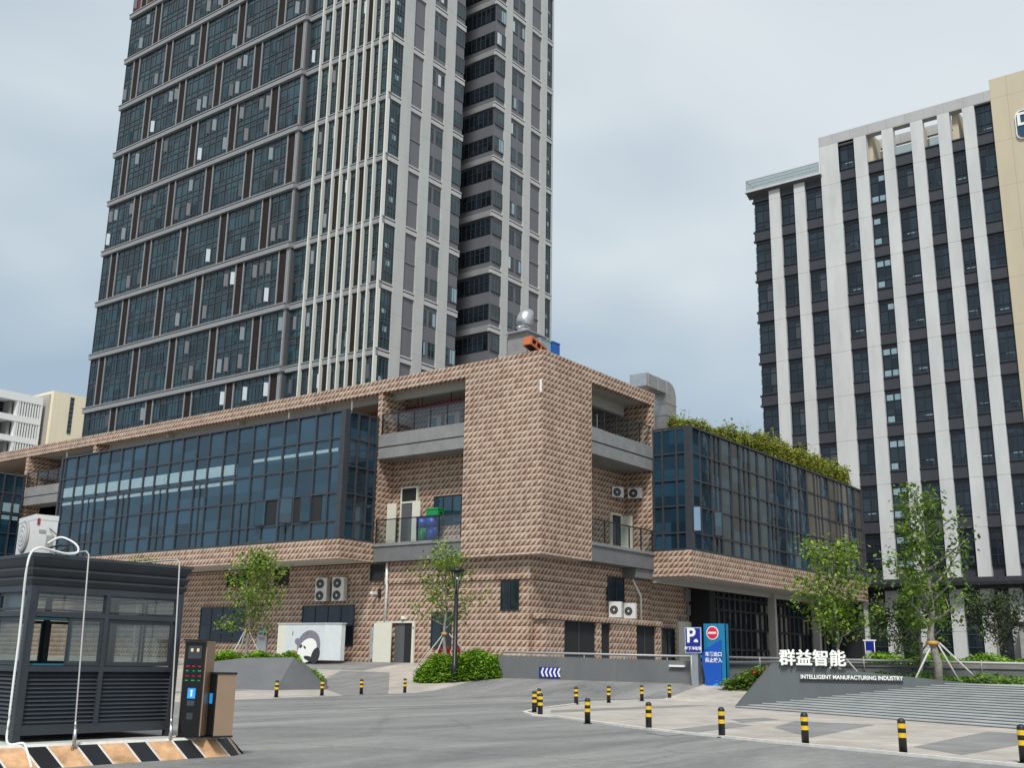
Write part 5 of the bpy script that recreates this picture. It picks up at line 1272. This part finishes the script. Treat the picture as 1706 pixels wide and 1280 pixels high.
b = MB(); b.box(-0.14, -0.13, cy-wdt*0.32, cy-wdt*0.06, sz0+hgt*0.42, sz0+hgt*0.49, 'text_white'); b.box(-0.14, -0.13, cy-wdt*0.27, cy-wdt*0.11, sz0+hgt*0.49, sz0+hgt*0.54, 'text_white'); b.build('car_symbol', t)
# totem
ty0, ty1 = 22.62, 23.70
t = thing('totem_sign', 'tall blue totem sign with red no entry disc and white characters', 'sign', (46.2, (ty0+ty1)/2, 0.02))
hw = 0.54; Hh = 3.34
b = MB(); b.box(0, 0.36, -hw, hw, 0.12, Hh, 'totem_teal'); b.box(-0.004, 0.1, -hw, -hw+0.17, 0.10, Hh, 'totem_teal'); b.build('panel', t)
b = MB(); b.prism([(-0.02, -hw+0.20, 0.12), (-0.02, -hw+0.20, 2.62), (-0.02, hw*0.98, 2.12), (-0.02, hw+0.12, 1.86), (-0.02, hw+0.08, 1.6), (-0.02, hw*0.72, 0.12)][::-1], (-0.03, 0, 0), 'totem_blue'); b.build('front_plate', t)
b = MB(); b.box(0.05, 0.3, -hw+0.05, -hw+0.15, 0, 0.12, 'steel'); b.box(0.05, 0.3, hw-0.15, hw-0.05, 0, 0.12, 'steel'); b.build('foot', t)
b = MB(); b.tube([(-0.01, 0.08, 2.92), (-0.025, 0.08, 2.92)], 0.31, 'text_white', 32); b.tube([(-0.025, 0.08, 2.92), (-0.035, 0.08, 2.92)], 0.265, 'stop_red', 32); b.box(-0.045, -0.035, -0.12, 0.28, 2.875, 2.965, 'text_white'); b.build('no_entry_disc', t)
text_mesh('车辆出口', 0.215, 0.004, 'text_white', 'lettering', t, (-0.056, 0.04, 1.95), (0, -1, 0), (0, 0, 1), 0.006)
text_mesh('禁止驶入', 0.215, 0.004, 'text_white', 'lettering', t, (-0.056, 0.04, 1.68), (0, -1, 0), (0, 0, 1), 0.006)
b = MB(); b.prism([(-0.056, -0.08, 0.62), (-0.056, 0.02, 0.52), (-0.056, -0.14, 0.50)], (0.004, 0, 0), 'cyan_mark'); b.prism([(-0.056, 0.10, 0.62), (-0.056, 0.04, 0.62), (-0.056, -0.02, 0.54), (-0.056, 0.10, 0.52)], (0.004, 0, 0), 'cyan_mark'); b.box(-0.058, -0.054, -0.15, 0.0, 0.60, 0.66, 'cyan_mark'); b.box(-0.058, -0.054, 0.05, 0.12, 0.46, 0.51, 'stop_red'); b.build('emblem', t)

# ------------------------------------------------------------------ sign wall and stone steps
A = Vector((37.97, 18.2, 0)); phi = R(-60); dv = Vector((math.cos(phi), math.sin(phi), 0)); nv = Vector((-math.sin(phi), math.cos(phi), 0))
def onw(px, py):
    d = FW + RT*(px-853)/F_PX - UP*(py-640)/F_PX; o = Vector((0, 0, EYE)); return o + d*((A-o).dot(nv)/d.dot(nv))
def uz(px, py): p = onw(px, py); return (p-A).dot(dv), p.z
sw = thing('sign_wall', 'slanting dark grey entrance wall carrying big white characters', 'wall', A)
W0 = uz(1290, 1105); W1 = uz(1645, 1143)
pts = [(-0.05, -0.02), (W0[0], W0[1]), (W1[0], W1[1]+0.02), (W1[0]+0.3, W1[1]-0.05), (W1[0]+0.3, -0.02)]
b = MB(); b.prism([A + dv*u + Vector((0, 0, z)) for u, z in pts][::-1], nv*0.9, 'sign_wall'); b.build('wall', sw, world=True)
c0 = uz(1295, 1083); c1 = uz(1410, 1115); cw_ = c1[0]-c0[0]; chh = (c0[1]-c1[1])
cu = c0[0]+cw_/2; cz = (c0[1]+c1[1])/2
tsz = cw_/4*0.98
def thick_text(body, size, depth, mname, loc, w_, k=8):
    t0 = text_mesh(body, size, depth, mname, 'lettering', sw, loc, dv, (0, 0, 1), 0.0, 1.0)
    me = t0.data; V = [v.co.copy() for v in me.vertices]; P = [tuple(p_.vertices) for p_ in me.polygons]; vv, ff = [], []
    for i in range(k):
        a = 2*math.pi*i/k; sh = dv*(w_*math.cos(a)) + Vector((0, 0, w_*math.sin(a))) + nv*(0.0015*i); n0 = len(vv)
        vv += [tuple(v+sh) for v in V]; ff += [tuple(n0+q for q in p_) for p_ in P]
    m2 = bpy.data.meshes.new('lettering'); m2.from_pydata(vv, [], ff); m2.materials.append(MATS[mname]); t0.data = m2
thick_text('群益智能', tsz, 0.06, 'ac_black', dv*(cu+0.03) - nv*0.06 + Vector((0, 0, cz-0.03)), 0.024)
thick_text('群益智能', tsz, 0.03, 'text_white', dv*cu - nv*0.17 + Vector((0, 0, cz)), 0.017)
e0 = uz(1333, 1127); e1 = uz(1503, 1133); eu = (e0[0]+e1[0])/2; ez = (e0[1]+e1[1])/2
te = text_mesh('INTELLIGENT MANUFACTURING INDUSTRY', 0.20, 0.02, 'text_white', 'lettering', sw, dv*eu - nv*0.09 + Vector((0, 0, ez)), dv, (0, 0, 1), 0.004, 1.0)
xs_ = [v.co.dot(dv) for v in te.data.vertices]; f_ = (e1[0]-e0[0])/(max(xs_)-min(xs_))
for v in te.data.vertices:
    du = v.co.dot(dv)-eu; v.co += dv*du*(f_-1)
b = MB(); ang_e = 0
b.prism([dv*(e0[0]-0.02) + Vector((0, 0, ez-0.13)), dv*(e1[0]+0.02) + Vector((0, 0, ez-0.13)), dv*(e1[0]+0.02) + Vector((0, 0, ez-0.10)), dv*(e0[0]-0.02) + Vector((0, 0, ez-0.10))], -nv*0.07, 'ac_black'); b.build('letter_rail', sw)
# steps climbing to the right, parallel to the front edge
E0 = Vector((37.7, 17.75, 0)); E1 = Vector((32.3, 7.14, 0)); ed = (E1-E0).normalized(); en = Vector((-ed.y, ed.x, 0))
if en.x < 0: en = -en
ns = 16; st_ = thing('stone_steps', 'broad pale stone steps rising in front of the sign wall', 'steps', (35, 11, 0))
b = MB()
for k in range(ns):
    z0, z1 = 0.064*k, 0.064*(k+1); q = 0.42*k; o_ = E0 + en*q
    # start where the line meets the sign wall
    den = ed.x*nv.x+ed.y*nv.y; s0 = (A-o_).dot(nv)/den
    a = o_ + ed*(s0-0.02); e = o_ + ed*(26)
    o2 = E0 + en*(0.42*(k+1)); s2 = (A-o2).dot(nv)/den; a2 = o2 + ed*(s2-0.02); e2 = o2+ed*26
    if k == ns-1:
        a2 = A + dv*14; e2 = o2 + ed*26 + en*12
    b.face([a+Vector((0, 0, z0)), e+Vector((0, 0, z0)), e+Vector((0, 0, z1)), a+Vector((0, 0, z1))], 'step_riser')
    b.face([a+Vector((0, 0, z1)), e+Vector((0, 0, z1)), e2+Vector((0, 0, z1)), a2+Vector((0, 0, z1))], 'step_stone')
    nb = en*(-0.03); b.prism([a+nb+Vector((0, 0, z1-0.03)), e+nb+Vector((0, 0, z1-0.03)), e+nb+Vector((0, 0, z1+0.004)), a+nb+Vector((0, 0, z1+0.004))], en*0.06, 'step_stone')
b.build('treads', st_, world=True)
# planting bed behind the sign wall
b = MB(); b.face([(39.2, 18.6, 0.75), (47.4, 18.6, 0.75), (47.4, 4.0, 1.0), (44.5, 4.0, 1.0)][::-1], 'soil'); b.face([(39.2, 18.6, 0.75), (47.4, 18.6, 0.75), (47.4, 4.0, 1.0), (44.5, 4.0, 1.0)], 'soil')
structure(b.build('soil_bed'))
def fn(r): u = r.random(); v = r.random(); return Vector((lerp(41.6, 47.2, u), lerp(17.5, 11.0, v)-lerp(0, 5, u*0.2), 0.85+r.random()**2*(0.45+0.15*math.sin(v*40))))
def fgrass(r):
    v = r.random(); return Vector((lerp(44.0, 47.3, r.random()), lerp(16, 5.0, v), 0.95+r.random()*(0.32+0.16*math.sin(v*47)*math.sin(v*19))))
bush('bed_grass', 'bright green grass growing behind the sign wall', 'grass', fgrass, 5000, 0.2, 'leaf_grass', 31, None, 'stuff')
# flowering shrub between totem and sign wall
def fsh(r):
    p0 = Vector((45.3, 22.0, 0.1)); v = r.random(); u = r.random(); x = lerp(45.0, 46.6, u); y = lerp(22.3, 17.6, v); h = 1.0+0.5*math.sin(y*1.9)*0.5+0.35*(v)
    return Vector((x+r.gauss(0, .12), y+r.gauss(0, .12), 0.1+r.random()**0.7*h))
def flw(mb, r):
    for i in range(14):
        p = Vector((r.uniform(44.8, 45.3), r.uniform(19.6, 20.8), r.uniform(1.15, 1.45)))
        for k in range(4): leaf(mb, p, 0.11, r, 'stop_red')
o = bush('flowering_shrubs', 'dense green shrubs with a few red flowers between totem and sign wall', 'shrubs', fsh, 6000, 0.2, 'leaf_mid', 32, flw, 'stuff')
b = MB()
for (x, y, s) in ((44.6, 21.9, .35), (44.5, 21.4, .3), (44.7, 20.9, .28)):
    for k in range(3): b.tube([(x+k*.08, y+k*.05, 0), (x+k*.1, y+k*.06, s*.6), (x+k*.1, y, s)], [s, s*.8, s*.2], 'soil', 9)
t_ = b.build('rock'); t_['label'] = 'reddish brown rock at the foot of the blue totem'; t_['category'] = 'rock'

# benches and planter near the trees
def bench(label, x, y, L_, rz, z):
    t = thing('planter_bench', label, 'bench', (x, y, z), rz, 'wooden planter benches by the trees')
    b = MB()
    for k in range(4): b.box(-0.3+0.15*k, -0.17+0.15*k, -L_/2, L_/2, 0.40, 0.45, 'wood_bench')
    b.build('seat', t)
    b = MB(); b.box(-0.24, 0.26, -L_/2+0.06, L_/2-0.06, -0.3, 0.40, 'concrete'); b.build('base', t)
    b = MB()
    for k in range(3): b.box(0.30, 0.35, -L_/2, L_/2, 0.50+0.13*k, 0.60+0.13*k, 'wood_bench')
    b.build('backrest', t)
p = Px(1618, 1122, 52); bench('brown slatted bench with backrest under the tall tree, left of two', p.x, p.y, 2.6, R(12), p.z-0.45)
p = Px(1668, 1124, 50); bench('long brown slatted bench right of the tall tree, nearer the photo edge', p.x, p.y, 4.2, R(20), p.z-0.35)
def fh(r): v = r.random(); return Vector((58+r.random()*3, lerp(20.5, 6.5, v), 1.2+r.random()**0.8*(0.95+0.18*math.sin(v*33))))
bush('hedge', 'low bright green hedge behind the wooden benches', 'hedge', fh, 9000, 0.24, 'leaf_hedge', 33, None, 'stuff')

# ------------------------------------------------------------------ left planter, hedge, cabinet
rg = [Pz(*q) for q in ((352, 1128, 0.05), (440, 1131, 0.03), (540, 1131, 0.03))]
b = MB()
PA, PB, PC = Vector((33.5, 42.5, 0)), Vector((37.8, 42.2, 0)), Vector((41.4, 41.2, 0))
def atd(px, py, depth):
    d = FW + RT*(px-853)/F_PX - UP*(py-640)/F_PX; k = depth/(d.x*math.cos(YAW)+d.y*math.sin(YAW)); return Vector((0, 0, EYE))+d*k
q = [atd(330, 1128, 52), atd(460, 1131, 52), atd(546, 1130, 54.5), atd(490, 1096, 53.8), atd(405, 1097, 54), atd(330, 1106, 54)]
for v in (q[0], q[1], q[2]): v.z = 0.0
pl = thing('sloped_planter', 'grey planter with sloping faceted sides holding the left hedge', 'planter', (q[1].x, q[1].y, 0))
q6, q7 = atd(546, 1124, 60), atd(330, 1100, 62); q6.z = 0.35; q7.z = 0.7
mid = q[1].copy()
b.face([q[0], q[1], q[4], q[5]], 'grey_render'); b.face([q[1], q[3], q[4]], 'grey_render'); b.face([q[1], q[2], q[3]], 'grey_render'); b.face([q[3], q[2], q6], 'grey_render'); b.face([q[5], q[4], q[3], q6, q7], 'soil')
b.build('planter_body', pl, world=True)
def fl(r):
    v = r.random(); px = lerp(335, 540, v); base = atd(px, 1096, 56+r.random()*3.0); top = 1.22 + 0.12*math.sin(px*0.12)+0.06*math.sin(px*0.41)
    if px > 490: base.z = 0; top *= lerp(1, 0.55, (px-490)/50)
    zb = 0.75 if px < 490 else lerp(0.75, 0.1, (px-490)/50)
    return Vector((base.x, base.y, zb + r.random()*(top-0.3)))
bush('planter_hedge', 'low trimmed green hedge growing in the sloped grey planter', 'hedge', fl, 11000, 0.19, 'leaf_hedge', 41, None, 'stuff')

# white painted cabinet with panda picture
z0 = 1.2
c0_, c1_ = Px(462, 1070, 49.6), Px(540, 1070, 49.6); c2_ = Px(568, 1070, 50.6)
cabn = thing('painted_cabinet', 'large white metal cabinet painted with a resting panda', 'cabinet', (50.3, (c0_.y+c1_.y)/2, z0))
oy = (c0_.y+c1_.y)/2; ztop = Px(500, 1040, 49.6).z-z0; yl = c0_.y-oy; yr = c1_.y-oy; yr2 = Px(568, 1070, 49.95).y-oy
b = MB(); b.prism([(-0.7, yl, 0.12), (-0.7, yr, 0.12), (-0.35, yr2, 0.12), (0.0, yr2, 0.12), (0.0, yl, 0.12)], (0, 0, ztop-0.12), 'white_cabinet'); b.prism([(-0.76, yl+0.06, ztop), (-0.76, yr, ztop), (-0.4, yr2-0.06, ztop), (0.06, yr2-0.06, ztop), (0.06, yl+0.06, ztop)], (0, 0, 0.05), 'white_cabinet'); b.box(-0.705, -0.7, yl-0.75, yl-0.02, 0.15, ztop-0.05, 'cream_door'); b.build('cabinet_body', cabn)
b = MB()
for f in (0.33, 0.64): y = lerp(yl, yr, f); b.tube([(-0.72, y, ztop*0.88), (-0.74, y-0.03, ztop*0.80), (-0.72, y+0.01, ztop*0.70)], 0.03, 'galvanised', 6)
b.build('handle', cabn)
b = MB(); W_ = yl-yr
def ell(cy, cz, ry, rz_, m, x, n=24, rot=0.0, a0=0, a1=360):
    P = []
    for i in range(n+1):
        a = R(lerp(a0, a1, i/n)); yy, zz = ry*math.cos(a), rz_*math.sin(a); P.append((x, cy+yy*math.cos(rot)-zz*math.sin(rot), cz+yy*math.sin(rot)+zz*math.cos(rot)))
    b.prism(P[:-1] if a1-a0 == 360 else P, (0.004, 0, 0), m)
cy_ = lerp(yl, yr, 0.66)
ell(cy_-0.1, 1.02, 1.12, 0.98, 'panda_grey', -0.710, rot=-0.35); ell(cy_+0.02, 0.72, 0.98, 0.70, 'text_white', -0.716, rot=-0.55)
ell(cy_-0.80, 0.40, 0.36, 0.56, 'panda_black', -0.720, rot=0.5); ell(cy_+0.62, 0.98, 0.16, 0.10, 'panda_black', -0.722, rot=-0.7); ell(cy_+0.25, 0.92, 0.15, 0.07, 'panda_black', -0.722, rot=0.6)
ell(cy_+0.95, 1.28, 0.30, 0.22, 'panda_grey', -0.713, rot=0.3); ell(cy_-0.25, 0.20, 0.55, 0.15, 'panda_black', -0.724, rot=0.2); ell(cy_+1.35, 0.50, 0.50, 0.22, 'panda_brown', -0.714)
b.build('panda_picture', cabn)
# notice boards
for k, (px, lab) in enumerate(((436, 'grey notice board on the tiled wall behind the left tree'), (624, 'grey notice board on the tiled wall beside the open cream door'))):
    pa = Px(px-6, 1045, 51.7); pb = Px(px+5, 1102, 51.7)
    t = thing('notice_board', lab, 'notice board', (51.7, (pa.y+pb.y)/2, 1.35), 0, 'grey notice boards on the wall')
    hy = (pa.y-pb.y)/2; hz = pa.z-1.35
    b = MB(); b.box(0, 0.06, -hy, hy, 0.1, hz, 'notice_grey'); b.box(0.0, 0.06, -hy+0.05, -hy+0.1, 0, 0.1, 'rail_grey'); b.box(0.0, 0.06, hy-0.1, hy-0.05, 0, 0.1, 'rail_grey'); b.build('board', t)
    b = MB()
    for z, m in ((0.75, 'panda_grey'), (0.62, 'logo_red'), (0.56, 'panda_grey'), (0.2, 'logo_red')): b.box(-0.008, 0, -hy*0.6, hy*0.5, hz*z, hz*z+0.07, m)
    b.build('printed_lines', t)

# round hedge with lamp and tree
def fhg(r):
    a = r.random()*6.283; u = math.sqrt(r.random()); ex = 2.65*u*math.cos(a); ey = 1.5*u*math.sin(a)
    d1 = Vector((0.62, -0.785, 0)); d2 = Vector((0.785, 0.62, 0)); c = Vector((46.0, 37.9, 0)); hh = (1.30+0.12*math.sin(ex*3)+0.1*math.sin(ex*7+ey*5))*math.sqrt(max(0.06, 1-(u**4)))
    z = hh*r.random()**0.45; p = c+d1*ex+d2*ey; return Vector((p.x, p.y, gz(p.x)+z))
bush('hedge', 'full bright green hedge around the black street lamp', 'hedge', fhg, 17000, 0.17, 'leaf_hedge', 51, None, 'stuff')
def fhg2(r):
    v = r.random(); return Vector((lerp(45.9, 47.6, v)+r.gauss(0, .25), 37.2+r.gauss(0, .4), gz(46)+r.random()*0.8))
b = MB(); pc = Vector((46.3, 36.5, 0))
b.prism([(45.2, 35.9, 0), (46.5, 35.9, 0), (47.1, 37.2, 0), (45.6, 37.2, 0)], (0, 0, 0.3), 'soil'); structure(b.build('soil_mound'))
lp = atd(757, 1112, 58.3)
t = thing('street_lamp', 'black street lamp with wide flat cap standing in the round hedge', 'street lamp', (lp.x, lp.y, gz(lp.x)))
zl = atd(757, 945, 58.3).z - gz(lp.x); zc = atd(757, 986, 58.3).z-gz(lp.x)
b = MB(); b.tube([(0, 0, 0), (0, 0, 0.9), (0, 0, 0.95), (0, 0, zc-0.15)], [0.20, 0.18, 0.135, 0.115], 'lamp_black', 14); b.tube([(0, 0, 0), (0, 0, 0.12)], 0.27, 'lamp_black', 14); b.build('pole', t)
b = MB()
for k in range(4):
    a = k*math.pi/2+0.5; c, s = math.cos(a), math.sin(a); b.tube([(0.07*c, 0.07*s, zc-0.2), (0.10*c, 0.10*s, zc+0.25), (0.30*c, 0.30*s, zl-0.28)], 0.026, 'lamp_black', 6)
b.build('lantern_arms', t)
b = MB(); b.tube([(0, 0, zl-0.30), (0, 0, zl-0.22), (0, 0, zl-0.16), (0, 0, zl-0.02), (0, 0, zl)], [0.30, 0.42, 0.42, 0.24, 0.1], 'lamp_black', 20); b.build('cap', t)
b = MB(); b.tube([(0, 0, zc-0.1), (0, 0, zc+0.1), (0, 0, zl-0.3)], [0.05, 0.10, 0.19], 'rail_glass', 14); b.build('diffuser', t)
for px, lab in ((732, 'red fire hydrant in the hedge, left of three near the young tree'), (746, 'red fire hydrant in the hedge between the tree trunk and the lamp'), (763, 'red fire hydrant just right of the black lamp post')):
    p = atd(px, 1090, 61.8); t = thing('fire_hydrant', lab, 'fire hydrant', (p.x, p.y, atd(px, 1077, 61.8).z-1.12), R(40), 'red fire hydrants by the wall')
    b = MB(); b.tube([(0, 0, 0), (0, 0, 0.95), (0, 0, 1.12)], [0.12, 0.12, 0.07], 'red_paint', 10); b.tube([(0, 0, 0.85), (0, 0, 0.93)], 0.15, 'red_paint', 10); b.tube([(-0.18, 0, 0.62), (0.18, 0, 0.62)], 0.07, 'red_paint', 8); b.build('hydrant_body', t)
    b = MB(); b.tube([(0, -0.17, 0.62), (0, -0.1, 0.62)], 0.08, 'red_paint', 8); b.build('outlet_cap', t)
# small bent pipes by the ramp wall end
b = MB(); p = Px(822, 1093, 47.5); b.tube(crom([(48.2, p.y+1.0, 1.6), (47.8, p.y+0.6, 1.75), (47.5, p.y, 1.6), (47.4, p.y-0.3, 1.2)]), 0.05, 'rail_grey', 6)
t_ = b.build('bent_pipe'); t_['label'] = 'bent grey handrail end beside the ramp wall'; t_['category'] = 'rail'

# ------------------------------------------------------------------ trees
p = atd(408, 1090, 60); tree('slim young tree with white stakes in the grey planter', (p.x, p.y, 0.9), 6.9, 2.2, 1.6, 2300, 0.22, 'leaf_fresh', 5, 0.10, (0.35, -0.25), ((-1.1, 0.2, 2.0), (1.0, -0.7, 2.0), (0.2, 1.1, 2.0)), nlimb=18)
p = atd(742, 1095, 60.6); tree('slim young tree with white stakes in the round hedge', (p.x, p.y, 0.9), 7.3, 3.0, 1.6, 1500, 0.22, 'leaf_fresh', 9, 0.12, (-0.12, 0.1), ((-1.6, 0.9, 2.0), (-0.8, 0.5, 2.0), (1.5, -1.5, 2.0)), nlimb=18, top_narrow=0.6)
p = atd(1400, 1100, 44); tree('leafy young tree just behind the white characters', (p.x, p.y, 0.8), 5.85, 1.9, 1.5, 2900, 0.20, 'leaf_fresh', 14, 0.085, (0.15, 0.2), ((-1.0, 0.6, 1.2), (0.9, -0.9, 1.2), (0.3, 1.0, 1.2)), nlimb=20, top_narrow=0.7)
p = atd(1562, 1128, 42.5); tree('tall sparse tree with thick pale trunk behind the sign wall', (p.x, p.y, 0.75), 8.5, 2.8, 1.45, 2200, 0.22, 'leaf_mid', 22, 0.19, (-0.1, 0.15), ((0.9, -0.75, 1.75), (1.3, -1.6, 1.75), (-1.0, 0.8, 1.75)), nlimb=22, top_narrow=0.55, stake_r=0.038)
p = atd(1536, 1125, 46); tree('second thinner trunk with leaves directly left of the thick pale tree', (p.x, p.y, 0.8), 5.2, 0.9, 1.1, 1300, 0.20, 'leaf_mid', 23, 0.10, (0.1, 0.0), (), nlimb=12)
p = atd(236, 960, 75); tree('treetop showing just above the guard booth roof', (p.x, p.y, 1.2), atd(236, 921, 75).z-1.2, 5.6, 1.3, 1300, 0.22, 'leaf_fresh', 24, 0.10, (0, 0), (), nlimb=12)
for px, py, d_, H_, lab, sd2 in ((1503, 1100, 96, 5.2, 'small round dull green tree in front of the office block, left of two', 61), (1664, 1105, 92, 5.4, 'small round dull green tree in front of the office block, right of two', 62)):
    p = atd(px, py, d_); tree(lab, (p.x, p.y, 2.1), H_, 1.3, 2.0, 2600, 0.30, 'leaf_dull', sd2, 0.12, (0, 0), (), 'small dull trees before the office block', nlimb=14, top_narrow=0.8)
# blue white little sign and standing board near the office block
p = atd(1449, 1075, 95)
t = thing('notice_stand', 'small white and blue standing board by the office block corner', 'sign', (p.x, p.y, 2.15))
b = MB(); b.box(-0.05, 0.05, -0.35, 0.35, 0.7, 1.5, 'sign_blue'); b.box(-0.06, 0.06, -0.55, 0.55, 1.5, 1.62, 'text_white'); b.build('board', t)
b = MB()
for y in (-0.4, 0.4): b.tube([(0, y, 0), (0, y, 1.5)], 0.04, 'text_white', 6)
b.build('leg', t)
# beige low building seen past the corner
bb = thing('side_building', 'beige low building glimpsed between podium corner and office block', 'building', (118, 50, 2.2))
b = MB(); b.box(118, 135, 49.0, 62, 2.2, 13, 'beige_panel'); b.build('wall', bb, world=True)
b = MB(); b.box(117.95, 118.0, 50.5, 52, 3.2, 8.0, 'office_glass'); b.build('window', bb, world=True)
